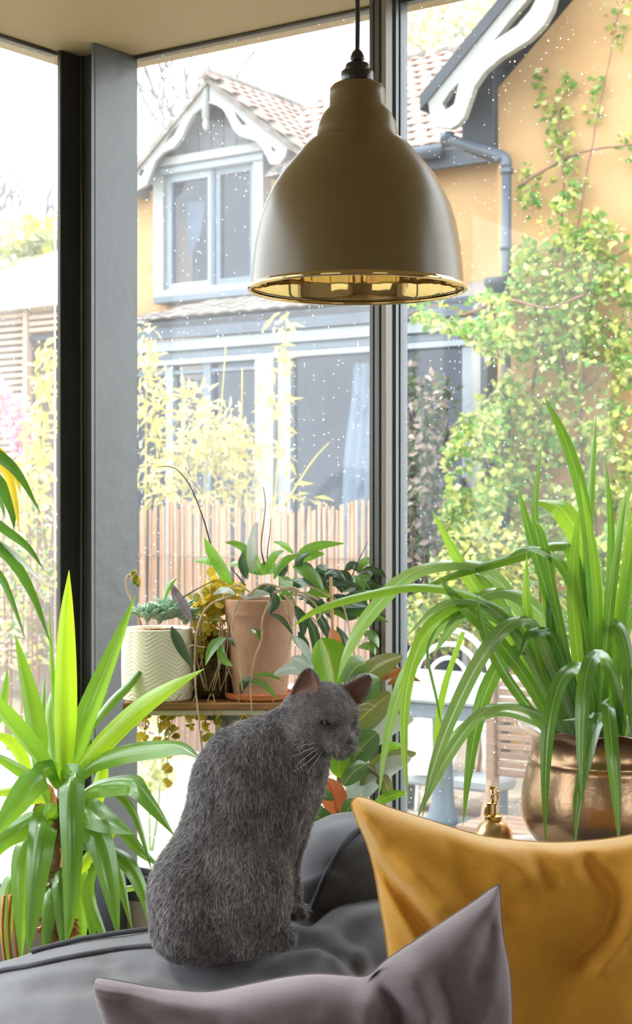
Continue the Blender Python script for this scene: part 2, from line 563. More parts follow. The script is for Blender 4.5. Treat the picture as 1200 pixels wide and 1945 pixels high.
# ================================================================== GARDEN AND HOUSE
_sr_full = sr
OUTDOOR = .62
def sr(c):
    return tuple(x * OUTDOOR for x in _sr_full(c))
GZ = -0.05                                   # garden level
class Plane:
    """vertical plane parallel to the house front; (u, z) of the place where a photo pixel meets it"""
    def __init__(s, O):
        s.O = Vector((O[0], O[1], 0))
    def uz(s, px, py):
        k = (px - CX) / FPX; m = (CY - py) / FPX
        d = (s.O.x * N.x + s.O.y * N.y) / (k * N.x + N.y)
        q = Vector((k * d, d, 0)) - s.O
        return q.dot(U), CH + m * d
    def u(s, px): return s.uz(px, 900)[0]
    def w(s, u, n, z): return s.O + U * u + N * n + Z * z
    def off(s, n): return Plane(s.O + N * n)
    def box(s, u0, u1, n0, n1, z0, z1, b=.004):
        return g_bbox(s.w((u0 + u1) / 2, (n0 + n1) / 2, (z0 + z1) / 2), (u1 - u0, n1 - n0, z1 - z0), AXR, b)
    def poly(s, pts, n0, n1, holes=()):
        loops = [[s.uz(*p) for p in pts]] + [[s.uz(*p) for p in h] for h in holes]
        return g_extrude_h(loops, s.O, U, Z, N, n0, n1)

def g_extrude_h(loops, O, ax, ay, an, t0, t1):
    from mathutils.geometry import tessellate_polygon
    flat = [p for l in loops for p in l]; n = len(flat)
    tris = tessellate_polygon([[Vector((p[0], p[1], 0)) for p in l] for l in loops])
    vs = [O + ax * p[0] + ay * p[1] + an * t for t in (t0, t1) for p in flat]
    fs = [tuple(t) for t in tris] + [tuple(i + n for i in reversed(t)) for t in tris]
    k = 0
    for l in loops:
        m = len(l)
        for i in range(m):
            j = (i + 1) % m
            fs.append((k + i, k + j, k + j + n, k + i + n))
        k += m
    return vs, fs

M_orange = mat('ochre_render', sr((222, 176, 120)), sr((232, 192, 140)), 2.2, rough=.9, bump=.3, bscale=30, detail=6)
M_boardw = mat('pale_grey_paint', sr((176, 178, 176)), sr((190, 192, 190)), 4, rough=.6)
M_boardg = mat('grey_stained_boards', sr((120, 124, 130)), sr((140, 144, 150)), 5, rough=.7, stretch=(8, 8, 1), rnd=.1)
M_slate = mat('slate_blue_paint', sr((92, 106, 124)), sr((104, 118, 136)), 4, rough=.5)
M_slate_d = mat('dark_slate_paint', sr((56, 64, 76)), sr((66, 74, 88)), 4, rough=.55)
M_greyp = mat('light_blue_grey_paint', sr((168, 180, 192)), sr((178, 190, 202)), 4, rough=.5)
M_midp = mat('mid_blue_grey_paint', sr((118, 134, 150)), sr((128, 144, 160)), 4, rough=.5)
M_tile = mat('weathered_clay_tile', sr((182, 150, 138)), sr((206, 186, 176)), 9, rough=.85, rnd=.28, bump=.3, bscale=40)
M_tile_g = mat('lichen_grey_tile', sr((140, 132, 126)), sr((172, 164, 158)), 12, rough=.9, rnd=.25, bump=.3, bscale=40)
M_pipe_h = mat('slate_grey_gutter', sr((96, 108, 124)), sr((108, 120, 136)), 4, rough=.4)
def house_glass(name, tint, gloss):
    m, nt, b, out = _nt(name); nt.nodes.remove(b)
    tp = nt.nodes.new('ShaderNodeBsdfTransparent'); tp.inputs[0].default_value = (*tint, 1)
    gl = nt.nodes.new('ShaderNodeBsdfGlossy'); gl.inputs['Roughness'].default_value = .03; gl.inputs[0].default_value = (.9, .93, 1, 1)
    ms = nt.nodes.new('ShaderNodeMixShader'); ms.inputs[0].default_value = gloss
    nt.links.new(tp.outputs[0], ms.inputs[1]); nt.links.new(gl.outputs[0], ms.inputs[2]); nt.links.new(ms.outputs[0], out.inputs[0])
    return m
M_hglass = house_glass('house_window_glass', (.70, .76, .84), .03)
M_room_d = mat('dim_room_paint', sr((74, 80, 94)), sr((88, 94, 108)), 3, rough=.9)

PF = Plane((-.767, 11.5))                    # glazed lean-to front
PW = PF.off(1.2)                             # first-floor wall of the wing
PG = Plane((1.0925, 9.5))                    # front of the gabled part
# ---- ground
M_lawn = mat('garden_ground', sr((150, 140, 112)), sr((172, 166, 130)), 1.5, rough=.95, bump=.4, bscale=20)
g = 45.
solo('ground', ([Vector((-g, -g, GZ)), Vector((g, -g, GZ)), Vector((g, g, GZ)), Vector((-g, g, GZ)), Vector((-g, -g, GZ - .3)), Vector((g, -g, GZ - .3)), Vector((g, g, GZ - .3)), Vector((-g, g, GZ - .3))],
     [(0, 1, 2, 3), (4, 7, 6, 5), (0, 4, 5, 1), (1, 5, 6, 2), (2, 6, 7, 3), (3, 7, 4, 0)]), M_lawn, kind='structure', smooth=False)
# paving slabs of the patio, each a piece
M_pave = mat('buff_paving_stone', sr((184, 168, 152)), sr((204, 192, 178)), 6, rough=.85, rnd=.12, bump=.3, bscale=30)
pat = Thing('patio', 'buff stone patio between the window and the house', None, (0, 6, GZ), kind='structure')
pat.part('bedding', g_box(Vector((0.2, 6.6, GZ + .004)), (7.4, 6.6, .008), AXR), mat('grey_mortar', sr((150, 144, 134)), sr((168, 160, 150)), 8, rough=.95), smooth=False)
pave_me = make_mesh('paving_slab', g_bbox((0, 0, .02), (.585, .435, .04), b=.008), M_pave, 'auto')
for i in range(12):
    for j in range(14):
        p = Vector((.2, 6.6, 0)) + U * ((i - 5.5) * .6 + (.3 if j % 2 else 0)) + N * ((j - 6.5) * .45)
        if abs(p.x) / max(p.y, .1) < .28 and p.y > 3.8:
            pat.inst('paving_slab', pave_me, (p.x, p.y, GZ + .004 + random.uniform(-.003, .003)), Matrix.Rotation(math.atan2(U.y, U.x) + random.uniform(-.008, .008), 3, 'Z'))

# ---- the wing: wall, glazed lean-to, dormer, roofs
hs = Thing('cottage_wing', 'ochre cottage wing with bargeboarded dormer and glazed lean-to', 'house', PF.w(.8, .6, GZ))
ze = PW.off(-.2).uz(800, 285)[1]             # eaves level
uD0, uD1 = PW.u(305), PW.u(513)
zD0, zD1 = PW.uz(303, 570)[1], PW.uz(303, 330)[1]
def wallpc(u0, u1, z0, z1): return PW.box(u0, u1, 0, .25, z0, z1)
hs.part('wall', geo_join(wallpc(PW.u(215), uD0, GZ, ze + .05), wallpc(uD1, 4.2, GZ, ze + .05), wallpc(uD0, uD1, GZ, zD0)), M_orange, smooth=False)
uE = PW.u(215)
hs.part('end_wall', g_extrude_h([[(0, GZ), (2.4, GZ), (2.4, ze - .1), (1.08, ze + .98), (0, ze + .05)]], PW.w(uE, .0, 0), N, Z, U, -.02, .2), M_orange, smooth=False)
# dormer front: vertical boards under the verge
def lerp(a, b, t): return a + (b - a) * t
PD = PW.off(-.03)
boards = [283, 307, 331, 355, 379, 403, 427, 451, 475, 499, 523, 547]
for x0, x1 in zip(boards[:-1], boards[1:]):
    def top(x): return 150 + (398 - x) * 1.32 if x < 398 else 150 + (x - 398) * .80
    def bot(x): return 352 - (x - 283) * .175
    a, b = x0 + .9, x1 - .9
    pts = [(a, bot(a)), (b, bot(b)), (b, min(top(b), bot(b) - 1))]
    if a < 398 < b: pts.append((398, top(398)))
    pts.append((a, min(top(a), bot(a) - 1)))
    hs.part('board', PD.poly(pts, -.012 - .004 * random.random(), .012), M_boardg, smooth=False)
hs.part('board_backing', PD.poly([(280, 350), (548, 305), (548, 275), (398, 155), (280, 310)], .012, .06), M_boardg, smooth=False)
# window of the dormer
dw = hs.part('dormer_window', g_ring_extrude([(uD0, zD0), (uD1, zD0), (uD1, zD1), (uD0, zD1)], [(uD0 + .11, zD0 + .06), (uD1 - .10, zD0 + .06), (uD1 - .10, zD1 - .05), (uD0 + .11, zD1 - .05)], PW.O, U, Z, N, -.10, .06), M_boardw, smooth=False)
um = PW.u(414)
def sash(u0, u1, mt):
    z0, z1, t = zD0 + .06, zD1 - .05, .055
    hs.part('sash', g_ring_extrude([(u0, z0), (u1, z0), (u1, z1), (u0, z1)], [(u0 + t, z0 + t), (u1 - t, z0 + t), (u1 - t, z1 - t), (u0 + t, z1 - t)], PW.O, U, Z, N, -.06, -.01), mt, parent=dw, smooth=False)
    hs.part('pane', PW.box(u0 + t - .005, u1 - t + .005, -.035, -.028, z0 + t - .005, z1 - t + .005, .001), M_hglass, parent=dw, smooth=False)
sash(uD0 + .11, um - .005, M_greyp)
sash(um + .012, uD1 - .10, M_midp)
hs.part('mullion', PW.box(um - .02, um + .02, -.075, .0, zD0 + .05, zD1 - .04), M_slate, parent=dw, smooth=False)
hs.part('cornice', PW.box(uD0 - .03, uD1 + .03, -.16, -.0, zD1 + .015, zD1 + .085), M_boardw, parent=dw, smooth='auto')
hs.part('cornice', PW.box(uD0 - .015, uD1 + .015, -.12, -.0, zD1 - .045, zD1 + .012), M_greyp, parent=dw, smooth='auto')
hs.part('sill', PW.box(uD0 + .06, uD1 + .05, -.17, .02, zD0 - .055, zD0 + .0), M_midp, parent=dw, smooth='auto')
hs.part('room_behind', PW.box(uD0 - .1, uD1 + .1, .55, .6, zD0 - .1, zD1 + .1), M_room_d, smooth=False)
hs.part('net_curtain', PW.poly([(338, 380), (372, 378), (366, 430), (350, 470), (338, 480)], .12, .13), M_boardw, smooth=False)
# bargeboards and finial of the dormer
PB = PW.off(-.24)
hs.part('bargeboard', PB.poly([(386, 160), (268, 306), (258, 330), (256, 352), (268, 360), (281, 352), (289, 331), (298, 307), (313, 291), (333, 281), (348, 261), (358, 238), (369, 219), (386, 206)], -.02, .02,
        [[(346, 234), (327, 251), (316, 273), (333, 258)], [(270, 322), (277, 324), (272, 335), (266, 334)]]), M_boardw, smooth=False)
hs.part('bargeboard', PB.poly([(401, 146), (442, 177), (488, 210), (538, 249), (580, 281), (574, 290), (548, 283), (544, 297), (533, 313), (516, 313), (506, 294), (498, 278), (485, 267), (456, 259), (444, 245), (437, 228), (426, 209), (413, 201), (401, 197)], -.02, .02,
        [[(447, 211), (452, 224), (462, 239), (472, 238)], [(517, 276), (519, 289), (528, 287)]]), M_boardw, smooth=False)
fx = PB.u(391)
fin = [(.001, PB.uz(391, 112)[1]), (.02, PB.uz(391, 116)[1]), (.028, PB.uz(391, 124)[1]), (.018, PB.uz(391, 132)[1]), (.034, PB.uz(391, 136)[1]), (.034, PB.uz(391, 222)[1]), (.02, PB.uz(391, 228)[1]), (.03, PB.uz(391, 236)[1]), (.018, PB.uz(391, 246)[1]), (.001, PB.uz(391, 250)[1])]
hs.part('finial', g_lathe(fin, PB.w(fx, 0, 0), 16), M_boardw)
# roofs
tile_me = {}
def tile_mesh(w, l, mt, key):
    if key not in tile_me:
        vs, fs = [], []
        nseg = 4
        for t in (0, 1):
            for j in (0, 1):
                for i in range(nseg + 1):
                    x = -w / 2 + w * i / nseg
                    vs.append(Vector((x, j * l, .012 * math.sin(math.pi * i / nseg) + t * .014 + (0.016 if j == 0 else 0))))
        n = nseg + 1
        for i in range(nseg):
            fs.append((i, i + n, i + n + 1, i + 1)); fs.append((2 * n + i, 2 * n + i + 1, 3 * n + i + 1, 3 * n + i))
            fs.append((i, i + 1, 2 * n + i + 1, 2 * n + i))
        fs += [(0, 2 * n, 3 * n, n), (n - 1, 2 * n - 1, 4 * n - 1, 3 * n - 1)]
        tile_me[key] = make_mesh('roof_tile', (vs, fs), mt, False)
    return tile_me[key]
def tile_field(parent_thing, O, along, up, nu, nr, w, gauge, mt, key, skip=None):
    along = along.normalized(); up = up.normalized(); nn = along.cross(up)
    R = Matrix((along, up, nn)).transposed()
    me = tile_mesh(w * .97, gauge * 1.35, mt, key)
    for r in range(nr):
        for i in range(nu):
            p = O + along * ((i + .5 + (.5 if r % 2 else 0)) * w) + up * (r * gauge) + nn * .004
            if skip and skip(p): continue
            jit = Matrix.Rotation(random.uniform(-.03, .03), 3, 'Z') @ Matrix.Rotation(random.uniform(-.03, .03), 3, 'X')
            parent_thing.inst('roof_tile', me, p, R @ jit)
# main roof of the wing
run, rise = 1.3, 1.10
PE = PW.off(-.22)
u0, u1 = PE.u(470), PE.u(1010)
eO = PE.w(u0, 0, ze)
upv = (N * run + Z * rise)
for (ua0, ub0) in ((PW.u(205), uD0 - .12), (uD1 + .10, 3.6)):
    hs.part('roof_deck', ([PE.w(ua0, 0, ze - .03), PE.w(ub0, 0, ze - .03), PE.w(ub0, run, ze + rise - .03), PE.w(ua0, run, ze + rise - .03), PE.w(ua0, run + 1.3, ze - .03), PE.w(ub0, run + 1.3, ze - .03)],
            [(0, 1, 2, 3), (3, 2, 5, 4), (0, 3, 4), (1, 5, 2)]), M_tile_g, smooth=False)
nrow = int(upv.length / .125) + 1
tile_field(hs, eO, U, upv, int((u1 - u0) / .135), nrow, .135, .125, M_tile, 'main', skip=lambda p: to_px(p)[0] < 520 or (to_px(p)[0] > 905 and to_px(p)[1] < 150))
for i in range(14):
    uu = u0 + .1 + i * .20
    hs.part('ridge_tile', g_tube([PE.w(uu, run, ze + rise + .005), PE.w(uu + .19, run, ze + rise + .005)], .06, 8), M_tile_g)
# dormer roof: right slope tiled, left slope plain
ua, za = PB.uz(400, 143); ub, zb_ = PB.uz(584, 288); uc, zc_ = PB.uz(258, 318)
for (uu, zz) in ((ub, zb_), (uc, zc_)):
    hs.part('dormer_roof_deck', ([PB.w(ua, -.05, za - .02), PB.w(uu, -.05, zz - .02), PB.w(uu, 1.6, zz - .02), PB.w(ua, 1.6, za - .02), PB.w(ua, -.05, za - .07), PB.w(uu, -.05, zz - .07), PB.w(uu, 1.6, zz - .07), PB.w(ua, 1.6, za - .07)],
            [(0, 1, 2, 3), (4, 7, 6, 5), (0, 4, 5, 1), (1, 5, 6, 2), (2, 6, 7, 3), (3, 7, 4, 0)]), M_tile_g, smooth=False)
sl = (PB.w(ua, 0, za) - PB.w(ub, 0, zb_))
tile_field(hs, PB.w(ub, -.08, zb_ - .012), N, sl, 10, int(sl.length / .105), .14, .108, M_tile, 'dorm')
for i in range(6):
    hs.part('ridge_tile', g_tube([PB.w(ua, -.06 + i * .22, za + .0), PB.w(ua, .15 + i * .22, za + .0)], .055, 8), M_tile_g)
# lean-to roof
zl0 = PF.uz(265, 610)[1]; zl1 = zD0 - .06
lup = N * 1.2 + Z * (zl1 - zl0)
ul0 = PF.u(235); ul1 = PF.u(945)
hs.part('lean_to_deck', ([PF.w(PF.u(205), -.12, zl0 - .05), PF.w(ul1, -.12, zl0 - .05), PF.w(ul1, 1.2, zl1 - .03), PF.w(PF.u(205), 1.2, zl1 - .03), PF.w(PF.u(205), -.12, zl0 - .09), PF.w(ul1, -.12, zl0 - .09), PF.w(ul1, 1.2, zl1 - .09), PF.w(PF.u(205), 1.2, zl1 - .09)],
        [(0, 1, 2, 3), (4, 7, 6, 5), (0, 4, 5, 1), (1, 5, 6, 2), (2, 6, 7, 3), (3, 7, 4, 0)]), M_tile_g, smooth=False)
tile_field(hs, PF.w(ul0, -.16, zl0 - .045), U, lup, int((PF.u(720) - ul0) / .145), 7, .145, .19, M_tile_g, 'lean')
# fascia and beams of the lean-to
bz = [PF.uz(460, y)[1] for y in (637, 660, 675, 687)]
hs.part('fascia', PF.box(PF.u(215), ul1, -.12, -.08, bz[0], zl0 - .04), M_slate, smooth=False)
hs.part('beam', PF.box(PF.u(215), ul1, -.09, .05, bz[1], bz[0] - .006), M_greyp, smooth=False)
hs.part('beam', PF.box(PF.u(215), ul1, -.05, .05, bz[2], bz[1] - .004), M_midp, smooth=False)
hs.part('beam', PF.box(PF.u(215), ul1, -.075, .05, bz[3], bz[2] - .004), M_greyp, smooth=False)
zt = bz[3]
def stile(x0, x1, mt, n0=-.05, n1=.04, name='door_stile', z1=None):
    return hs.part(name, PF.box(PF.u(x0), PF.u(x1), n0, n1, GZ, z1 or zt), mt, smooth=False)
stile(496, 531, M_boardw, -.08, .05); stile(534, 559, M_greyp, -.05, .03)
stile(322, 336, M_greyp); stile(393, 408, M_midp); stile(240, 258, M_greyp)
dr = stile(884, 904, M_greyp, -.05, .02); stile(906, 931, M_boardw, -.08, .05); stile(931, 945, M_slate_d, -.14, .1, 'corner_post', zt + .1)
stile(716, 742, M_greyp)
hs.part('transom', PF.box(PF.u(258), PF.u(496), -.04, .03, PF.uz(460, 705)[1], PF.uz(460, 697)[1]), M_midp, smooth=False)
for x0, x1 in ((258, 322), (336, 393), (408, 496), (559, 716), (742, 884)):
    hs.part('pane', PF.box(PF.u(x0), PF.u(x1), -.006, .0, GZ + .2, zt, .001), M_hglass, smooth=False)
    hs.part('bottom_panel', PF.box(PF.u(x0), PF.u(x1), -.03, .02, GZ, GZ + .2), M_midp, smooth=False)
hu, hz = PF.uz(889, 925)
hs.part('door_handle', geo_join(PF.box(hu - .022, hu + .012, -.075, -.05, hz - .14, hz + .06), g_tube([PF.w(hu, -.075, hz), PF.w(hu, -.105, hz), PF.w(hu - .13, -.105, hz + .004)], .011, 8)), M_slate_d, smooth='auto')
# curtain hanging behind the panes
def curtain(x0, x1, y0, y1):
    vs, fs = [], []; nu, nz_ = 40, 16
    ua_, ub2 = PF.u(x0), PF.u(x1)
    za_, zb2 = PF.uz(680, y0)[1], PF.uz(680, y1)[1]
    for j in range(nz_ + 1):
        t = j / nz_
        for i in range(nu + 1):
            s = i / nu
            sp = 1 - .28 * math.exp(-((t - .0) / .2) ** 2)
            vs.append(PF.w(ub2 - (ub2 - ua_) * (1 - s) * sp, .075 + .03 * math.sin(s * 30 + t), lerp(za_, zb2, t)))
    for j in range(nz_):
        for i in range(nu):
            a = j * (nu + 1) + i
            fs.append((a, a + 1, a + nu + 2, a + nu + 1))
    return vs, fs
solo('curtain', curtain(636, 725, 688, 1400), leaf_mat('white_voile', (.86, .86, .84), (.9, .9, .88), trans=.35, rough=.8, rnd=0), 'white voile curtain gathered behind the glazed lean-to door', 'curtain', smooth=True)
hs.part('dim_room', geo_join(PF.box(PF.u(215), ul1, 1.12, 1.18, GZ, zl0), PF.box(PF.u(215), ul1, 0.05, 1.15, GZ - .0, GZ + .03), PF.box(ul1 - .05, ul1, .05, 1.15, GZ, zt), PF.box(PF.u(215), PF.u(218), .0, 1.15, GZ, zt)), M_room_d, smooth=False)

# ---- gabled part on the right
gb = Thing('gabled_cottage', 'ochre gabled cottage end with pale scrolled bargeboard at upper right', 'house', PG.w(1, 1, GZ))
PGB = PG.off(-.36)
uz_a = PGB.uz(966, 0); uz_b = PGB.uz(809, 192)
slope = (uz_a[1] - uz_b[1]) / (uz_a[0] - uz_b[0])
apex_u = 2.3
def roof_z(u): return uz_b[1] + slope * (u - uz_b[0])
zg = roof_z(apex_u)
def gpoly():
    ws = [(0, GZ), (2 * apex_u, GZ), (2 * apex_u, roof_z(0) - .15), (apex_u, zg - .2), (0, roof_z(0) - .15)]
    return g_extrude_h([ws], PG.O, U, Z, N, 0, 3.2)
gb.part('wall', gpoly(), M_orange, smooth=False)
def rslab(sgn):
    q = []
    for n_ in (-.40, 3.4):
        for (uu, dz) in ((uz_b[0] - .02, 0), (apex_u, 0), (apex_u, -.09), (uz_b[0] - .02, -.09)):
            x = uu if sgn > 0 else 2 * apex_u - uu
            q.append(PG.w(x, n_, roof_z(uu) + dz + .05))
    return q, [(0, 1, 2, 3), (7, 6, 5, 4), (0, 4, 5, 1), (1, 5, 6, 2), (2, 6, 7, 3), (3, 7, 4, 0)]
for sg in (1, -1):
    gb.part('roof_slope', rslab(sg), M_slate_d, smooth=False)
gb.part('bargeboard', PGB.poly([(966, 2), (812, 190), (818, 201), (821, 226), (828, 238), (840, 244), (859, 246), (873, 238), (884, 225), (893, 200), (904, 167), (923, 139), (954, 112), (1008, 78), (1036, 50), (1052, 20), (1062, -20), (1090, -70), (1030, -70)], -.025, .025,
        [[(941, 80), (985, 51), (1010, 22), (1028, -12), (1018, -14), (996, 12), (970, 42)], [(875, 158), (858, 176), (843, 198), (850, 211), (866, 199)]]), M_boardw, smooth=False)
gb.part('soffit', PG.box(PG.u(886), PG.u(946), -.06, .5, PG.uz(900, 288)[1], PG.uz(900, 120)[1]), M_slate_d, smooth=False)
# gutter, offset and downpipe
pg2 = PG.off(-.09)
def on(pl, px, py, n=0.):
    u_, z_ = pl.uz(px, py); return pl.w(u_, n, z_)
pe2 = PE.off(-.06)
gut = Thing('gutter', 'slate-grey gutter and downpipe between the roof eaves and the climber', 'gutter', on(pg2, 962, 1500) * 1.0)
gut.part('gutter_channel', g_tube([pe2.w(PE.u(548), 0, ze - .045), pe2.w(PE.u(846), 0, ze - .045)], .05, 10), M_pipe_h)
gut.part('eaves_board', PE.box(PE.u(548), PE.u(960), .0, .05, ze - .16, ze - .03), M_slate_d, smooth=False)
gut.part('outlet', g_tube([on(pg2, 849, 252), on(pg2, 849, 268)], .045, 10), M_pipe_h)
gut.part('offset_pipe', g_tube(smooth_pts([on(pg2, 845, 263), on(pg2, 880, 273), on(pg2, 925, 287), on(pg2, 948, 294), on(pg2, 959, 302), on(pg2, 962, 316)], 24), .034, 10), M_pipe_h)
gut.part('downpipe', g_tube([on(pg2, 962, 312), on(pg2, 961, 520), on(pg2, 960, 900), pg2.w(pg2.u(960), 0, GZ)], .030, 10), M_pipe_h)
for y in (300, 325, 470):
    gut.part('pipe_collar', g_tube([on(pg2, 962 if y > 310 else 949, y - 5), on(pg2, 962 if y > 310 else 953, y + 5)], .040, 10), M_pipe_h)
gut.part('hopper', g_lathe([(.001, -.06), (.05, -.055), (.085, 0), (.09, .04), (.001, .04)], on(pg2, 947, 542), 14), M_slate_d)

sr = _sr_full
# ================================================================== PENDANT LAMP
LD = 2.17
def lz(y): return CH + (CY - y) / FPX * LD
def lr(r): return r * pxm(LD)
LX = (678.5 - CX) / FPX * LD
M_shade = mat('taupe_enamel', sr((104, 88, 56)), sr((110, 94, 61)), 4, rough=.30, spec=.5, bump=.02, bscale=900)
M_gold = mat('polished_gold', (.64, .50, .25), (.68, .53, .27), 4, rough=.045, metal=1.)
M_black = mat('black_bakelite', (.012, .012, .013), (.018, .018, .02), 9, rough=.25, spec=.6)
M_cord = mat('black_braided_cord', (.015, .013, .013), (.03, .026, .026), 300, rough=.7, bump=.3, bscale=900)
lamp = Thing('pendant_lamp', 'taupe dome pendant lamp with gold interior hanging from the ceiling', 'lamp', (LX, LD, lz(552)))
def sh(prof, c=(LX, LD, 0)):
    return [(lr(r), lz(y)) for y, r in prof], c
def lat(prof, seg=72, caps=True):
    q = [(lr(r), lz(y)) for y, r in prof]
    return g_lathe(q, (LX, LD, 0), seg, caps=caps)
outer = [(157, 33), (159, 40), (163, 47), (170, 52), (180, 53), (204, 53.5), (206, 55), (210, 59), (217, 64.5), (227, 70), (239, 74.5), (252, 77.5), (264, 79), (265, 80), (266.5, 86), (269, 90),
         (274, 95.5), (284, 105), (298, 116), (315, 131), (335, 147), (360, 162), (390, 176), (425, 187), (465, 194.5), (505, 199), (538, 201.5), (545, 202)]
shade = lamp.part('shade', lat(outer, 96, False), M_shade, smooth='auto')
inner = [(545, 203), (538, 199.5), (505, 197), (465, 192.5), (425, 185), (390, 174), (360, 160), (335, 145), (315, 129), (298, 114), (284, 100), (274, 88), (269, 78), (264, 75), (240, 65), (205, 51), (165, 44), (163, 5)]
lamp.part('gold_lining', g_lathe([(lr(r), lz(y)) for y, r in inner], (LX, LD, 0), 180, caps=False, wob=lambda w, i, r, z: (r + .0007 * (mnoise.noise(Vector((math.cos(w) * 9, math.sin(w) * 9, 1))) + .7 * mnoise.noise(Vector((math.cos(w) * 23, math.sin(w) * 23, 4)))) * (1 if i > 1 else 0), z)), M_gold, label='polished gold inner lining of the shade')
bead = [(lr(205 + 4.2 * math.cos(w)), lz(549 + 4.6 * math.sin(w))) for w in np.linspace(0, 2 * math.pi, 14)[:-1]]
lamp.part('rim_bead', g_lathe(bead, (LX, LD, 0), 120, closed=True), M_gold, label='rolled gold rim of the shade')
cap = lamp.part('lamp_holder', lat([(121, 0.5), (121, 20), (123, 22), (131, 22.5), (134, 23), (136, 30), (139, 31), (154, 31), (158, 30), (158.5, 5)], 48), M_black)
lamp.part('knurled_ring', g_lathe([(lr(23.5), lz(130.5)), (lr(24.4), lz(132)), (lr(24.4), lz(134.5)), (lr(23.5), lz(136))], (LX, LD, 0), 96,
          wob=lambda w, i, r, z: (r + (.0003 if int(w / (2 * math.pi) * 96) % 2 else 0), z)), M_black, parent=cap)
lamp.part('cord_grip', lat([(94, 4.6), (97, 8), (101, 10.5), (106, 12.5), (111, 14), (113, 14), (114.5, 12), (122, 12), (122.5, .5)], 32), M_black)
lamp.part('cord', g_tube([(LX, LD, lz(97)), (LX + .0005, LD, lz(40)), (LX, LD, lz(-60)), (LX, LD, CEIL - .02)], lr(4.6), 10), M_cord)
lamp.part('ceiling_rose', g_lathe([(.001, CEIL - .03), (.02, CEIL - .03), (.045, CEIL - .02), (.05, CEIL - .0005)], (LX, LD, 0), 32), M_black)
lamp.part('bulb', g_lathe([(.0005, lz(430)), (.018, lz(425)), (.03, lz(400)), (.032, lz(375)), (.026, lz(345)), (.014, lz(315)), (.013, lz(280)), (.0005, lz(270))], (LX, LD, 0), 24),
          mat('opal_glass', (.85, .84, .80), None, 4, rough=.2))

# ================================================================== SOFA
from mathutils.bvhtree import BVHTree
def bvh_of(geo):
    return BVHTree.FromPolygons([Vector(v) for v in geo[0]], [tuple(f) for f in geo[1]])
def cast(bvh, px, py):
    o = Vector((0, 0, CH)); d = (P(px, py, 1.0) - o).normalized()
    h = bvh.ray_cast(o, d)
    return (h[0], h[1]) if h[0] is not None else (None, None)

def crease_off(px, py, creases):
    """depth change from folds drawn as polylines: (points, amplitude, sigma px)"""
    tot = 0.
    for pts, amp, sg in creases:
        best = 1e9
        for (ax, ay), (bx, by) in zip(pts[:-1], pts[1:]):
            dx, dy = bx - ax, by - ay
            t = max(0., min(1., ((px - ax) * dx + (py - ay) * dy) / (dx * dx + dy * dy + 1e-9)))
            q = (px - ax - t * dx) ** 2 + (py - ay - t * dy) ** 2
            best = min(best, q)
        tot += amp * math.exp(-best / (2 * sg * sg))
    return tot

M_canvas = weave_mat('charcoal_canvas', (.105, .106, .124), (.135, .136, .156), 2300., rough=.8, bump=.35, sheen=.35)
M_pipe = mat('charcoal_piping', (.045, .047, .056), (.06, .062, .072), 60, rough=.8, bump=.2, bscale=500)
sofa = Thing('sofa', 'charcoal canvas sofa with piped loose back cushions by the window', 'sofa', (-.15, 1.85, 0))
ZB = [(-1400, 1950), (-300, 1925), (-100, 1868), (0, 1833), (70, 1809), (150, 1789), (220, 1778), (290, 1769), (420, 1766), (500, 1764), (560, 1755), (600, 1737), (640, 1722), (735, 1701), (800, 1694), (900, 1710)]
def zb_at(X):
    px = CX + X / 2.33 * FPX
    y = np.interp(px, [a for a, b in ZB], [b for a, b in ZB])
    return CH - (y - CY) / FPX * 2.33
CR_S = [([(585, 1742), (650, 1755), (700, 1790), (735, 1830)], .012, 14), ([(540, 1800), (610, 1790), (680, 1830)], .012, 13), ([(545, 1815), (600, 1810), (640, 1850)], -.010, 12),
        ([(560, 1770), (640, 1752), (735, 1738)], -.007, 12), ([(200, 1830), (330, 1850), (420, 1880)], .004, 10), ([(300, 1835), (420, 1845), (520, 1835)], -.004, 9),
        ([(470, 1830), (520, 1850), (560, 1890)], .007, 12), ([(0, 1870), (120, 1850), (230, 1835)], -.003, 8), ([(60, 1880), (200, 1870)], .004, 11), ([(620, 1845), (690, 1800)], -.006, 12)]
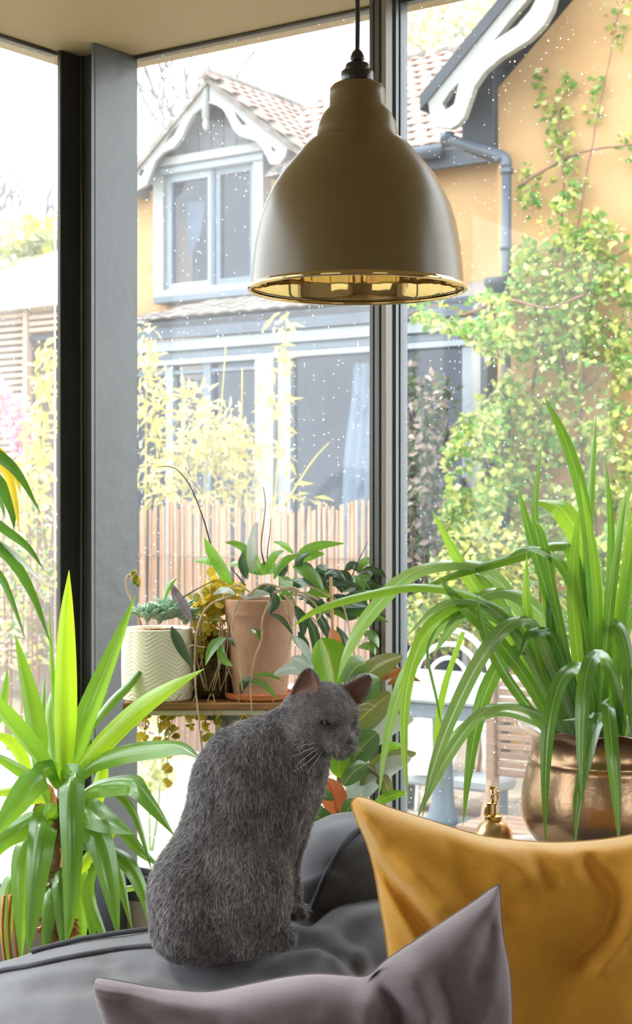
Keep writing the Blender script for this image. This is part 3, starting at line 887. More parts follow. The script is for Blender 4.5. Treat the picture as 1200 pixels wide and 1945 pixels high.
def left_cushion():
    prof = [(2.43, -.55), (2.435, -.3), (2.43, -.12), (2.415, -.05), (2.385, -.014), (2.34, -.001), (2.29, -.001), (2.24, -.006), (2.19, -.013), (2.14, -.024), (2.09, -.042), (2.04, -.068),
            (1.99, -.105), (1.95, -.15), (1.92, -.21), (1.90, -.3), (1.89, -.42), (1.885, -.55)]
    prof = smooth_pts(prof, 80)
    nx = 190
    vs, uv = [], []
    X0, X1 = -1.0, .17
    for i in range(nx):
        s = i / (nx - 1); X = X0 + (X1 - X0) * s
        zb = zb_at(X)
        e = min(1., (1 - s) / .055, s / .04 + .0001)
        e = math.sqrt(max(0, 1 - (1 - e) ** 2))
        L = 0; last = None
        for j, (d, dz) in enumerate(prof):
            dd = 2.16 + (d - 2.16) * (.25 + .75 * e)
            z = .24 + (zb + dz - .24) * (.55 + .45 * e)
            p = Vector((X * (dd / 2.33 * .35 + .65) if True else X, dd, z))
            px, py = to_px(p)
            w = mnoise.noise(Vector((X * 9, dd * 14, 0))) * .004 + mnoise.noise(Vector((X * 24, dd * 30, 5))) * .0015
            w -= 1.35 * crease_off(px, py, CR_S)
            p.z += w * (1 if dz > -.12 else .3)
            p.y -= w * .6
            if last is not None: L += (p - last).length
            last = p
            vs.append(p); uv.append((X, L))
    m = len(prof)
    fs = [(i * m + j, i * m + j + 1, (i + 1) * m + j + 1, (i + 1) * m + j) for i in range(nx - 1) for j in range(m - 1)]
    fs += [tuple(range(m - 1, -1, -1)), tuple((nx - 1) * m + j for j in range(m))]
    return vs, fs, uv
lc = left_cushion()
lcb = bvh_of(lc)
back1 = sofa.part('back_cushion', lc, M_canvas)
def piping(bvh, pxs, r, n=60, lift=.6):
    pts = []
    for x, y in smooth_pts(pxs, n):
        p, nn = cast(bvh, x, y)
        if p is not None:
            if nn.y > 0: nn = -nn
            pts.append(p + nn * r * lift)
    return g_tube(pts, r, 8)
sofa.part('piping', piping(lcb, [(-60, 1868), (0, 1848), (60, 1837), (130, 1822), (210, 1808), (260, 1802), (296, 1800), (340, 1803)], .0042), M_pipe, parent=back1)
def seam_back(pxs, d, r):
    pts = []
    for x, y in smooth_pts(pxs, 30):
        X = (x - CX) / FPX * d
        pts.append(Vector((X, d, zb_at(X) + .003)))
    return g_tube(pts, r, 8)
sofa.part('piping', seam_back([(60, 0), (150, 0), (290, 0), (420, 0)], 2.335, .004), M_pipe, parent=back1)

CR_R = [([(735, 1640), (660, 1668), (600, 1710)], .010, 13), ([(735, 1690), (650, 1700), (600, 1730)], .014, 14), ([(740, 1610), (680, 1625), (640, 1650)], .007, 10), ([(560, 1690), (600, 1680), (640, 1660)], -.006, 10)]
def super_cushion(c, h, e, rot, nu=120, nv=80, creases=()):
    vs, fs, uv = [], [], []
    f = lambda w, k: math.copysign(abs(w) ** k, w)
    R = Matrix.Rotation(rot, 3, 'Z')
    for i in range(nv + 1):
        a = -math.pi / 2 + math.pi * i / nv
        for j in range(nu):
            b = 2 * math.pi * j / nu
            q = Vector((h[0] * f(math.cos(a), e[0]) * f(math.cos(b), e[1]), h[1] * f(math.cos(a), e[0]) * f(math.sin(b), e[1]), h[2] * f(math.sin(a), e[0])))
            p = Vector(c) + R @ q
            px, py = to_px(p)
            w = mnoise.noise(p * 11) * .006 + mnoise.noise(Vector((p.x * 22, p.y * 22, p.z * 46))) * .003 - 1.5 * crease_off(px, py, creases)
            nrm = (R @ q).normalized()
            p = p + nrm * w
            vs.append(p); uv.append((p.x, p.z + p.y))
    for i in range(nv):
        for j in range(nu):
            j2 = (j + 1) % nu
            fs.append((i * nu + j, i * nu + j2, (i + 1) * nu + j2, (i + 1) * nu + j))
    return vs, fs, uv
rc = super_cushion((.088, 2.44, .665), (.150, .130, .275), (.58, .62), .0, creases=CR_R)
rcb = bvh_of(rc)
back2 = sofa.part('back_cushion', rc, M_canvas)
sofa.part('piping', piping(rcb, [(760, 1577), (715, 1573), (690, 1576), (665, 1592), (640, 1625), (618, 1665), (598, 1710), (583, 1742)], .0048), M_pipe, parent=back2)
# the frame, seat and feet stand below the picture
M_sofaf = mat('charcoal_upholstery', (.085, .087, .10), (.11, .112, .13), 30, rough=.85)
sofa.part('back_frame', g_bbox((-.15, 2.29, .345), (1.9, .26, .53), b=.04), M_sofaf, smooth='auto')
sofa.part('seat_base', g_bbox((-.15, 1.62, .20), (1.9, 1.0, .20), b=.04), M_sofaf, smooth='auto')
for sx in (-.62, .32):
    sofa.part('seat_cushion', g_bbox((sx, 1.48, .37), (.93, .72, .15), b=.05), M_sofaf, smooth='auto')
for sx in (-1.06, .76):
    for sy in (1.2, 2.36):
        sofa.part('foot', g_lathe([(.001, 0), (.022, 0), (.03, .10), (.001, .10)], (sx, sy, 0), 16), M_black)

# ================================================================== SCATTER CUSHIONS
def cushion(top, left, right, bottom, dT, dB, bulge, creases, n=130, m=110, seed=1, back=.22):
    """pillow: two bulged faces spanned between four seam curves (photo pixels at depths dT at the top, dB at the bottom)"""
    T = smooth_pts(top, n); Bm = smooth_pts(bottom, n); L = smooth_pts(left, m); Rr = smooth_pts(right, m)
    def d_of(py):
        return dT + (dB - dT) * (py - 1500) / 600.
    vs, uv = [], []
    for side in (-1, 1):
        for j in range(m):
            t = j / (m - 1)
            for i in range(n):
                s = i / (n - 1)
                c = (1 - t) * T[i] + t * Bm[i] + (1 - s) * L[j] + s * Rr[j] - ((1 - s) * (1 - t) * T[0] + s * (1 - t) * T[-1] + (1 - s) * t * Bm[0] + s * t * Bm[-1])
                p = P(c[0], c[1], d_of(c[1]))
                a = 1 - abs(2 * s - 1) ** 2.4; b = 1 - abs(2 * t - 1) ** 2.4
                h = (max(a, 0) * max(b, 0)) ** .5
                e = min(s, 1 - s, t, 1 - t)
                k = min(1, e / .06)
                w = bulge * h
                if side < 0:
                    w += k * (mnoise.noise(Vector((c[0] * .0085, c[1] * .0085, seed))) * .007 + mnoise.noise(Vector((c[0] * .021, c[1] * .019, seed + 3))) * .0030 + mnoise.noise(Vector((c[0] * .05, c[1] * .05, seed + 9))) * .0007)
                    w -= 1.6 * k * crease_off(c[0], c[1], creases)
                    # puckers along the seams
                    w += .003 * math.sin(s * 60 + 3 * math.sin(s * 9)) * math.exp(-t / .05) * k + .003 * math.sin(t * 50) * math.exp(-s / .05) * k
                    p.y -= w
                    p.z += w * .12
                else:
                    p.y += w * back
                vs.append(p); uv.append((s, t))
    q = n * m
    fs = []
    for j in range(m - 1):
        for i in range(n - 1):
            a = j * n + i
            fs.append((a, a + n, a + n + 1, a + 1))
            fs.append((q + a, q + a + 1, q + a + n + 1, q + a + n))
    # weld the two faces along the seam
    remap = list(range(2 * q))
    for j in range(m):
        for i in range(n):
            if i in (0, n - 1) or j in (0, m - 1):
                remap[q + j * n + i] = j * n + i
    fs = [tuple(remap[k] for k in f) for f in fs]
    used = sorted(set(k for f in fs for k in f))
    ix = {k: i for i, k in enumerate(used)}
    edge = [vs[i] for i in range(n)], [vs[j * n] for j in range(m)], [vs[j * n + n - 1] for j in range(m)], [vs[(m - 1) * n + i] for i in range(n)]
    return [vs[k] for k in used], [tuple(ix[k] for k in f) for f in fs], [uv[k] for k in used], edge

def velvet(name, c1, c2, sheen_c, sheen=.9):
    m, nt, b, out = _nt(name)
    nz = _noise(nt, 9, 5)
    n2 = _noise(nt, 420, 2)
    rp = _ramp(nt, nz.outputs['Fac'], [(.33, c1), (.67, c2)])
    hs = nt.nodes.new('ShaderNodeHueSaturation')
    nt.links.new(_math(nt, 'MULTIPLY_ADD', n2.outputs['Fac'], .35, .82), hs.inputs['Value']); nt.links.new(rp.outputs[0], hs.inputs['Color'])
    nt.links.new(hs.outputs[0], b.inputs['Base Color'])
    b.inputs['Roughness'].default_value = .85; b.inputs['Specular IOR Level'].default_value = .15
    b.inputs['Sheen Weight'].default_value = sheen; b.inputs['Sheen Roughness'].default_value = .35
    b.inputs['Sheen Tint'].default_value = (*sheen_c, 1)
    bp = nt.nodes.new('ShaderNodeBump'); bp.inputs['Strength'].default_value = .25; bp.inputs['Distance'].default_value = .002
    nt.links.new(n2.outputs['Fac'], bp.inputs['Height']); nt.links.new(bp.outputs[0], b.inputs['Normal'])
    return m
M_yellow = velvet('ochre_velvet', (.50, .24, .028), (.62, .31, .04), (1, .85, .6), .9)
M_purple = velvet('mauve_grey_velvet', (.135, .108, .116), (.172, .138, .148), (.95, .85, .88), .9)

cy_ = cushion([(676, 1513), (700, 1518), (740, 1534), (800, 1553), (900, 1584), (960, 1594), (1040, 1600), (1120, 1597), (1200, 1585), (1290, 1558), (1330, 1548)],
              [(676, 1513), (668, 1528), (676, 1556), (695, 1598), (711, 1655), (722, 1720), (735, 1800), (742, 1900), (738, 2030)],
              [(1330, 1548), (1318, 1600), (1310, 1750), (1335, 2030)], [(738, 2030), (1000, 2050), (1335, 2030)], 1.83, 1.74, .075,
              [([(1105, 1630), (1150, 1690), (1135, 1760), (1085, 1810)], .013, 15), ([(1185, 1650), (1170, 1740), (1120, 1810)], -.010, 16), ([(705, 1640), (760, 1690), (810, 1760)], .011, 11), ([(715, 1668), (760, 1730), (800, 1800)], -.006, 10),
               ([(1000, 1608), (1030, 1660)], .006, 12), ([(930, 1605), (980, 1650)], -.005, 14), ([(850, 1600), (900, 1680), (960, 1720)], .005, 16), ([(690, 1560), (760, 1620), (830, 1700)], -.012, 22),
               ([(820, 1850), (830, 2000)], .01, 25), ([(1050, 1800), (1030, 2000)], .006, 30), ([(740, 1600), (820, 1640), (900, 1650)], .004, 14)], seed=3)
yc = Thing('scatter_cushion', 'mustard yellow velvet scatter cushion leaning at the right of the sofa', 'cushion', (.35, 1.78, .46), group=None)
ycb = yc.part('cover', cy_[:3], M_yellow)
for e in cy_[3]:
    yc.part('seam', g_tube(e[::3], .0010, 6), M_yellow, parent=ycb)
cp_ = cushion([(180, 1861), (195, 1858), (280, 1873), (330, 1880), (400, 1883), (480, 1868), (540, 1856), (600, 1850), (660, 1853), (697, 1853), (735, 1822), (790, 1785), (850, 1745), (900, 1712), (930, 1690), (948, 1680)],
              [(180, 1861), (178, 1878), (190, 1925), (205, 1990), (215, 2140)], [(948, 1680), (951, 1740), (957, 1790), (968, 1850), (972, 1945), (968, 2140)],
              [(215, 2140), (600, 2160), (968, 2140)], 1.60, 1.50, .070,
              [([(712, 1845), (745, 1900), (755, 1960), (750, 2040)], .020, 15), ([(775, 1830), (800, 1900), (800, 2000)], -.010, 20), ([(845, 1850), (860, 1920), (850, 2000)], .012, 18), ([(900, 1850), (880, 1920)], .006, 15),
               ([(690, 1880), (700, 1960)], -.008, 16), ([(930, 1760), (905, 1830)], .006, 14), ([(240, 1890), (300, 1920), (420, 1930)], .006, 14), ([(450, 1900), (520, 1925), (600, 1915)], -.005, 16), ([(930, 1700), (860, 1780)], -.004, 16)], seed=8)
pc = Thing('scatter_cushion', 'mauve-grey velvet scatter cushion in front with a dented top edge', 'cushion', (0, 1.55, .46))
pcb = pc.part('cover', cp_[:3], M_purple)
for e in cp_[3]:
    pc.part('seam', g_tube(e[::3], .0009, 6), M_purple, parent=pcb)
# ================================================================== GARDEN PLANTS AND FURNITURE
def sr(c):
    return tuple(x * OUTDOOR for x in _sr_full(c))
LEAF_V = np.array([(0, 0, 0), (-.5, .45, .10), (.5, .45, .10), (0, 1, -.05), (0, .48, 0)], dtype=np.float64)
LEAF_F = np.array([(0, 4, 1), (0, 2, 4), (1, 4, 3), (4, 2, 3)], dtype=np.int64)
LEAF_UV = np.array([(.5, 0), (0, .45), (1, .45), (.5, 1), (.5, .48)], dtype=np.float32)
RND_V = np.array([(0, 0, 0), (-.38, .22, .05), (-.5, .55, .08), (-.28, .9, .05), (.28, .9, .05), (.5, .55, .08), (.38, .22, .05), (0, .52, 0)], dtype=np.float64)
RND_F = np.array([(7, i, (i + 1) % 7) for i in range(7)], dtype=np.int64)
RND_UV = np.array([(.5 + v[0], v[1]) for v in RND_V], dtype=np.float32)
def leaf_shape(aspect):
    return (RND_V, RND_F, RND_UV) if aspect >= .9 else (LEAF_V, LEAF_F, LEAF_UV)
_leafme = {}
def leaf_proto(aspect, mt):
    k = (round(aspect, 3), mt.name)
    if k not in _leafme:
        lv, lf, lu = leaf_shape(aspect)
        v = lv * np.array([aspect, 1, 1])
        _leafme[k] = make_mesh('leaf', ([tuple(x) for x in v], [tuple(f) for f in lf], lu), mt, False)
    return _leafme[k]
def rand_dirs(n, droop=0., spread=1.):
    d = RNG.normal(size=(n, 3)) * spread
    d[:, 2] -= droop
    d /= np.linalg.norm(d, axis=1)[:, None] + 1e-9
    return d
def leaf_frames(dirs):
    n = len(dirs)
    h = RNG.normal(size=(n, 3)) * .6 + np.array([-.25, -.7, .7])
    side = np.cross(dirs, h); side /= np.linalg.norm(side, axis=1)[:, None] + 1e-9
    nor = np.cross(side, dirs)
    return np.stack([side, dirs, nor], axis=2)           # columns
def foliage(T, pts, size, aspect, mats, single=0, droop=0., dirs=None, jitter=.35, name='foliage', parent=None):
    """leaves at pts; the first ones are objects of their own, the rest one mesh of real leaves"""
    pts = np.asarray(pts, float); n = len(pts)
    if dirs is None: dirs = rand_dirs(n, droop)
    Rm = leaf_frames(np.asarray(dirs))
    sz = size * (1 + jitter * RNG.uniform(-1, 1, n))
    mi = RNG.integers(0, len(mats), n)
    if single:
        order = np.argsort(np.linalg.norm(pts - np.array([0, 0, CH]), axis=1) - 4 * sz)
        px = CX + pts[:, 0] / pts[:, 1] * FPX; py = CY - (pts[:, 2] - CH) / pts[:, 1] * FPX
        vis = (px > 0) & (px < 1200) & (py > 0) & (py < 1945)
        order = np.array([i for i in order if vis[i]] + [i for i in order if not vis[i]])
        for i in order[:single]:
            T.inst('leaf', leaf_proto(aspect, mats[mi[i]]), pts[i], Matrix([tuple(r) for r in Rm[i]]), float(sz[i]), parent=parent)
        keep = order[single:]
        pts, Rm, sz, mi = pts[keep], Rm[keep], sz[keep], mi[keep]
        n = len(pts)
    if n == 0: return None
    v0 = LEAF_V * np.array([aspect, 1, 1])
    V = np.einsum('nij,kj->nki', Rm, v0) * sz[:, None, None] + pts[:, None, :] - np.array(T.b)
    Fc = (LEAF_F[None] + (np.arange(n) * 5)[:, None, None]).reshape(-1, 3)
    me = bpy.data.meshes.new(name)
    me.vertices.add(n * 5); me.vertices.foreach_set('co', V.reshape(-1).astype(np.float32))
    me.loops.add(len(Fc) * 3); me.loops.foreach_set('vertex_index', Fc.reshape(-1).astype(np.int32))
    me.polygons.add(len(Fc)); me.polygons.foreach_set('loop_start', np.arange(0, len(Fc) * 3, 3, dtype=np.int32))
    me.polygons.foreach_set('loop_total', np.full(len(Fc), 3, dtype=np.int32))
    for m in mats: me.materials.append(m)
    me.polygons.foreach_set('material_index', np.repeat(mi, 4).astype(np.int32))
    lay = me.uv_layers.new(name='UVMap')
    lay.data.foreach_set('uv', np.tile(LEAF_UV, (n, 1))[Fc.reshape(-1)].reshape(-1))
    me.update(); me.validate()
    o = link(name, me, parent or T.o)
    o['kind'] = 'stuff'
    return o
def blob(c, r, n, shell=.5):
    d = RNG.normal(size=(n, 3)); d /= np.linalg.norm(d, axis=1)[:, None]
    q = RNG.uniform(shell, 1, n) ** .6
    return np.array(c) + d * q[:, None] * np.array(r)
def blobs(spec):
    return np.concatenate([blob(c, r, n) for c, r, n in spec])

def twig_tree(T, base, h, spread, depth, seed, r0, mt, name='branches', up=.55, parent=None, kids=(2, 4), lenk=.68, rmin=.004):
    rnd = random.Random(seed); parts = []; tips = []
    def grow(p, d, L, r, k):
        n = 3; pts = [p]; q = p
        dd = d
        for i in range(n):
            dd = (dd + Vector((rnd.uniform(-1, 1), rnd.uniform(-1, 1), rnd.uniform(-.3, 1) * up)) * .16).normalized()
            q = q + dd * (L / n); pts.append(q)
        r = max(r, rmin)
        parts.append(g_tube(pts, [r, max(rmin, r * .85), max(rmin, r * .7), max(rmin * .7, r * .5)], 5 if k > 1 else 3, caps=False))
        tips.append(q)
        if k <= 0: return
        for i in range(rnd.randint(*kids)):
            a = Vector((rnd.uniform(-1, 1), rnd.uniform(-1, 1), rnd.uniform(-.2, .8))) * spread
            grow(pts[rnd.randint(1, 3)], (dd + a).normalized(), L * rnd.uniform(lenk - .12, lenk + .1), r * .55, k - 1)
    grow(Vector(base), Vector((0, 0, 1)), h, r0, depth)
    T.part(name, geo_join(*parts), mt, parent=parent, kind='stuff' if False else None)
    return tips

M_bark = mat('grey_brown_bark', sr((138, 124, 112)), sr((166, 152, 140)), 20, rough=.9)
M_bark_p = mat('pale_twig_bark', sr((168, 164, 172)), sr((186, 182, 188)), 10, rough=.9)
M_stem_r = mat('reddish_woody_stem', sr((142, 104, 84)), sr((168, 130, 106)), 15, rough=.85)
LF = lambda n, a, b, **k: leaf_mat(n, tuple(x * 1.35 for x in sr(a)), tuple(x * 1.35 for x in sr(b)), **k)
M_ivy1 = LF('climber_leaf_lime', (196, 206, 96), (214, 222, 124), trans=.4, rough=.45, rnd=.18)
M_ivy2 = LF('climber_leaf_green', (104, 156, 60), (136, 184, 78), trans=.45, rough=.4, rnd=.2)
M_ivy3 = LF('climber_leaf_pale', (206, 214, 140), (222, 228, 166), trans=.35, rough=.45, rnd=.15)
M_bam1 = LF('bamboo_leaf_straw', (226, 210, 116), (238, 226, 150), trans=.45, rough=.5, rnd=.15)
M_bam2 = LF('bamboo_leaf_cream', (232, 224, 164), (242, 236, 190), trans=.4, rough=.5, rnd=.12)
M_sh_g = LF('shrub_leaf_mid_green', (84, 118, 62), (112, 146, 80), trans=.35, rough=.45, rnd=.25)
M_sh_d = LF('shrub_leaf_dark_green', (58, 82, 58), (80, 106, 76), trans=.3, rough=.45, rnd=.25)
M_sh_y = LF('shrub_leaf_yellow_green', (186, 190, 84), (214, 210, 112), trans=.4, rough=.5, rnd=.2)
M_plume = LF('faded_flower_head', (176, 156, 146), (204, 188, 178), trans=.3, rough=.8, rnd=.15)
M_pink = LF('pink_blossom', (232, 150, 186), (244, 188, 212), trans=.4, rough=.6, rnd=.12)
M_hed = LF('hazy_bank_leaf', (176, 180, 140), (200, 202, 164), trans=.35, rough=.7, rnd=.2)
M_cream = LF('cream_leaf', (224, 226, 200), (238, 238, 216), trans=.35, rough=.6, rnd=.1)

# ---- climber on the ochre wall
cl = Thing('climbing_plant', 'lime-green leafy climber covering the ochre gable wall', 'climber', PG.w(.3, -.1, GZ))
def wall_pts(regions):
    out = []
    for poly, n, n0, n1 in regions:
        xs = [p[0] for p in poly]; ys = [p[1] for p in poly]; k = 0
        while k < n:
            x = random.uniform(min(xs), max(xs)); y = random.uniform(min(ys), max(ys))
            ins = False
            for (ax, ay), (bx, by) in zip(poly, poly[1:] + poly[:1]):
                if (ay > y) != (by > y) and x < (bx - ax) * (y - ay) / (by - ay) + ax: ins = not ins
            if not ins: continue
            if mnoise.noise(Vector((x * .013, y * .013, 2))) + mnoise.noise(Vector((x * .035, y * .035, 7))) * .6 < -.12 and random.random() < .86: continue
            pl = PG.off(-random.uniform(n0, n1)); u_, z_ = pl.uz(x, y); out.append(pl.w(u_, 0, z_)); k += 1
    return np.array(out)
reg = [([(975, 470), (1060, 380), (1140, 400), (1215, 470), (1215, 1130), (860, 1120), (830, 1010), (850, 900), (870, 800), (935, 730), (985, 690), (930, 640), (960, 540)], 6400, .04, .32),
       ([(770, 575), (880, 545), (960, 560), (985, 640), (940, 690), (880, 640), (790, 610)], 620, .35, .75),
       ([(845, 850), (900, 790), (960, 760), (960, 1000), (850, 1010)], 650, .25, .55),
       ([(1035, 200), (1060, 185), (1085, 215), (1090, 330), (1050, 345), (1015, 330), (1040, 290)], 150, .03, .12),
       ([(1000, 120), (1035, 130), (1045, 200), (1020, 200)], 30, .03, .10), ([(1065, 140), (1090, 140), (1092, 165), (1062, 168)], 30, .03, .1),
       ([(1110, 135), (1150, 140), (1140, 230), (1115, 250)], 45, .03, .1), ([(1150, 10), (1190, 0), (1185, 90), (1165, 100)], 26, .03, .1),
       ([(980, 320), (1060, 290), (1120, 330), (1090, 400), (1000, 420)], 150, .04, .18), ([(1175, 250), (1215, 225), (1215, 300), (1170, 310)], 40, .03, .15)]
foliage(cl, wall_pts(reg), .047, .75, [M_ivy1, M_ivy1, M_ivy3, M_ivy2, M_ivy2], single=300, droop=.25)
br = []
def wall_branch(pts, r, n=.08):
    pl = PG.off(-n); q = []
    for x, y in smooth_pts(pts, 14):
        u_, z_ = pl.uz(x, y); q.append(pl.w(u_, random.uniform(-.012, .012), z_))
    cl.part('branch', g_tube(q, [r * (1 - .5 * i / 13) for i in range(14)], 6), M_stem_r)
for pts, r in (([(1010, 1400), (1020, 1100), (1040, 900), (1010, 760), (1030, 620)], .022), ([(1150, 1300), (1130, 1000), (1100, 820), (1120, 640)], .018), ([(985, 355), (1040, 320), (1100, 290), (1200, 275)], .010), ([(1090, 480), (1120, 300), (1150, 150), (1175, 20)], .006),
               ([(1060, 480), (1070, 330), (1055, 190)], .008), ([(880, 600), (960, 570), (1040, 585), (1110, 560)], .012), ([(870, 640), (930, 655), (960, 700), (985, 730)], .009), ([(1060, 660), (1090, 740), (1160, 700)], .010), ([(960, 720), (900, 790), (860, 830)], .009),
               ([(1000, 560), (1060, 540), (1140, 500), (1200, 470)], .009), ([(1130, 900), (1080, 880), (1000, 900)], .009), ([(770, 600), (830, 580), (900, 600)], .006), ([(1080, 620), (1110, 690), (1180, 640)], .008), ([(1000, 900), (950, 860), (930, 800)], .008)):
    wall_branch(pts, r, .12 if pts[0][0] > 950 else .5)

# ---- reed fence
PR = Plane(P(400, 972, 9.3))
fz = PR.uz(400, 960)[1]
fen = Thing('reed_fence', 'straw-coloured reed screen fence standing before the glazed lean-to', 'fence', PR.w(0, 0, GZ))
M_reed = mat('straw_reed', sr((186, 142, 112)), sr((206, 168, 140)), 14, rough=.8, rnd=.10, stretch=(20, 20, 1))
reed_me = make_mesh('reed', g_tube([(0, 0, 0), (.002, 0, .35), (0, .001, .7), (.001, 0, 1)], [.0098, .0102, .0098, .0090], 7), M_reed)
xr = 225.
while xr < 745:
    u_ = PR.u(xr)
    hh = fz - GZ + random.uniform(-.035, .03) + .02 * math.sin(xr * .02)
    fen.inst('reed', reed_me, PR.w(u_, random.uniform(-.006, .006), GZ), Matrix.Rotation(random.uniform(-.012, .012), 3, 'Y') @ Matrix.Rotation(random.uniform(0, 6), 3, 'Z'), (1, 1, hh))
    xr += random.uniform(4.6, 5.9)
for z_ in (.25, .75, 1.2):
    fen.part('wire', g_tube([PR.w(PR.u(222), -.015, GZ + z_), PR.w(PR.u(748), -.015, GZ + z_)], .003, 5), M_bark)
for x in (235, 480, 735):
    fen.part('post', g_tube([PR.w(PR.u(x), .045, GZ), PR.w(PR.u(x), .045, fz - .1)], .03, 8), M_bark)

# ---- pale bamboo behind the fence
def px_blob(px, py, d, rx, ry, rd, n):
    c = P(px, py, d); k = pxm(d)
    return blob(c, (rx * k, rd, ry * k), n, .2)
def leafy(name, label, cat, spec, size, aspect, mats, base_px, d, single=0, droop=.3, stems=(), stem_r=.008, stem_mat=None, group=None):
    t = Thing(name, label, cat, Vector((P(base_px, 972, d).x, d, GZ)), group=group)
    pts = np.concatenate([px_blob(*s) for s in spec])
    pts = pts[pts[:, 2] > GZ + .02]
    foliage(t, pts, size, aspect, mats, single=single, droop=droop)
    for st in stems:
        q = [P(x, y, d + dd) for x, y, dd in st]
        q = [Vector(v) for v in smooth_pts([tuple(v) for v in q], 12)]
        q[0].z = max(GZ, q[0].z)
        t.part('stem', g_tube(q, [stem_r * (1 - .06 * i) for i in range(12)], 6), stem_mat or M_stem_r)
    return t
D = 10.0
leafy('bamboo_clump', 'pale straw-yellow bamboo clump behind the reed fence', 'bamboo',
      [(400, 830, D, 90, 70, .3, 420), (320, 900, D, 60, 60, .3, 220), (455, 880, D, 50, 80, .25, 220), (290, 760, D, 35, 110, .25, 170), (280, 660, D, 20, 50, .2, 50), (360, 760, D, 40, 40, .2, 80), (430, 950, D, 80, 40, .2, 120)],
      .085, .24, [M_bam1, M_bam2, M_bam2], 380, D, single=300, droop=.5,
      stems=[[(x, 1420, 0), (x + 6, 1000, .02), (x + dx, y, 0)] for x, dx, y in ((300, -20, 640), (340, 10, 720), (380, 20, 760), (420, -5, 770), (450, 10, 700), (400, 30, 640), (270, 8, 690))], stem_r=.010, stem_mat=M_bam1)
D = 9.55
leafy('bamboo_stalk', 'single tall bamboo stalk with yellow leaves before the white door post', 'bamboo',
      [(530, 620, D, 22, 30, .06, 16), (535, 690, D, 26, 40, .06, 22), (520, 760, D, 36, 40, .06, 26), (535, 850, D, 30, 50, .06, 24), (540, 930, D, 30, 30, .06, 16), (580, 940, D, 20, 12, .05, 8)],
      .105, .22, [M_bam1, M_bam2], 525, D, single=112, droop=.5, stems=[[(512, 1420, 0), (520, 1000, 0), (538, 740, 0), (545, 590, 0)], [(540, 960, 0), (590, 880, 0), (625, 840, 0)]], stem_r=.007, stem_mat=M_bam1)

# ---- shrubs in front of the door and the wall
D = 9.9  # added shrub takes the place of a reflection in the door glass
leafy('reflection_shrub', 'dark shrub standing in for the garden reflection on the glazed door', 'shrub',
      [(820, 760, D, 52, 50, .12, 260), (815, 850, D, 52, 60, .12, 420), (800, 950, D, 50, 60, .12, 420), (830, 1050, D, 60, 60, .12, 260), (780, 720, D, 20, 40, .1, 60)], .060, .5, [M_sh_d, M_sh_d, M_sh_g, M_plume, M_plume], 815, D, single=200, droop=.2,
      stems=[[(810, 1430, 0), (806, 1000, 0), (820, 760, 0)], [(815, 1430, 0), (840, 1000, 0), (850, 800, 0)], [(805, 1430, 0), (780, 1000, 0), (775, 780, 0)]], stem_r=.01)
D = 8.2
leafy('garden_bush', 'yellow-green rounded bush growing below the climber', 'bush',
      [(930, 1060, D, 90, 70, .3, 700), (860, 1100, D, 60, 60, .3, 420), (960, 1150, D, 100, 80, .3, 700), (850, 1190, D, 80, 60, .25, 420), (800, 1180, D, 40, 70, .2, 200), (900, 1020, D, 50, 30, .2, 160)], .045, .6,
      [M_sh_y, M_sh_y, M_sh_g, M_ivy3], 910, D, single=250, droop=.1, stems=[[(900, 1500, 0), (890, 1250, 0), (870, 1080, 0)], [(905, 1500, 0), (930, 1250, 0), (940, 1060, 0)]], stem_r=.012)
D = 7.7
leafy('garden_bush', 'mid-green bush behind the outdoor table, partly behind the long leaves', 'bush',
      [(1030, 1180, D, 90, 80, .25, 420), (1120, 1160, D, 100, 90, .25, 420), (1160, 1080, D, 80, 80, .25, 300)], .045, .55, [M_sh_g, M_sh_d, M_ivy2, M_ivy1], 1080, D, single=120, droop=.1,
      stems=[[(1080, 1540, 0), (1070, 1300, 0), (1060, 1160, 0)], [(1085, 1540, 0), (1120, 1300, 0), (1130, 1150, 0)]], stem_r=.012)
D = 6.6
leafy('variegated_plant', 'small cream-and-green leafy plant on the patio beside the corner column', 'plant',
      [(290, 1420, D, 34, 60, .12, 130), (272, 1480, D, 30, 50, .12, 90), (310, 1480, D, 22, 30, .1, 40)], .05, .6, [M_cream, M_cream, M_ivy3, M_ivy1], 285, D, single=150, droop=.1,
      stems=[[(285, 1630, 0), (284, 1540, 0), (288, 1420, 0)], [(287, 1630, 0), (300, 1540, 0), (305, 1460, 0)]], stem_r=.006, stem_mat=M_ivy2)

# ---- garden beyond the left pane
D = 12.6
leafy('yellow_shrub', 'pale yellow leafy shrub at the left pane beside the corner column', 'shrub',
      [(78, 800, 8.6, 28, 110, .25, 160), (85, 700, 8.6, 18, 60, .2, 60), (60, 930, 8.6, 45, 80, .25, 140)], .075, .34, [M_bam1, M_bam2, M_sh_y], 70, 8.6, single=160, droop=.4,
      stems=[[(70, 1460, 0), (72, 1000, 0), (88, 660, 0)], [(66, 1460, 0), (56, 1000, 0), (50, 860, 0)]], stem_r=.008)
leafy('blossom_shrub', 'shrub with pink blossom before the slatted shed', 'shrub',
      [(15, 760, 9.4, 30, 36, .2, 110), (35, 810, 9.4, 34, 36, .2, 130), (42, 860, 9.4, 26, 30, .2, 90), (-20, 730, 9.4, 30, 40, .2, 70)], .042, .8, [M_pink, M_pink, M_plume], 20, 9.4, single=120, droop=0.,
      stems=[[(20, 1430, 0), (24, 1050, 0), (36, 800, 0)], [(16, 1430, 0), (6, 1050, 0), (0, 760, 0)]], stem_r=.009)
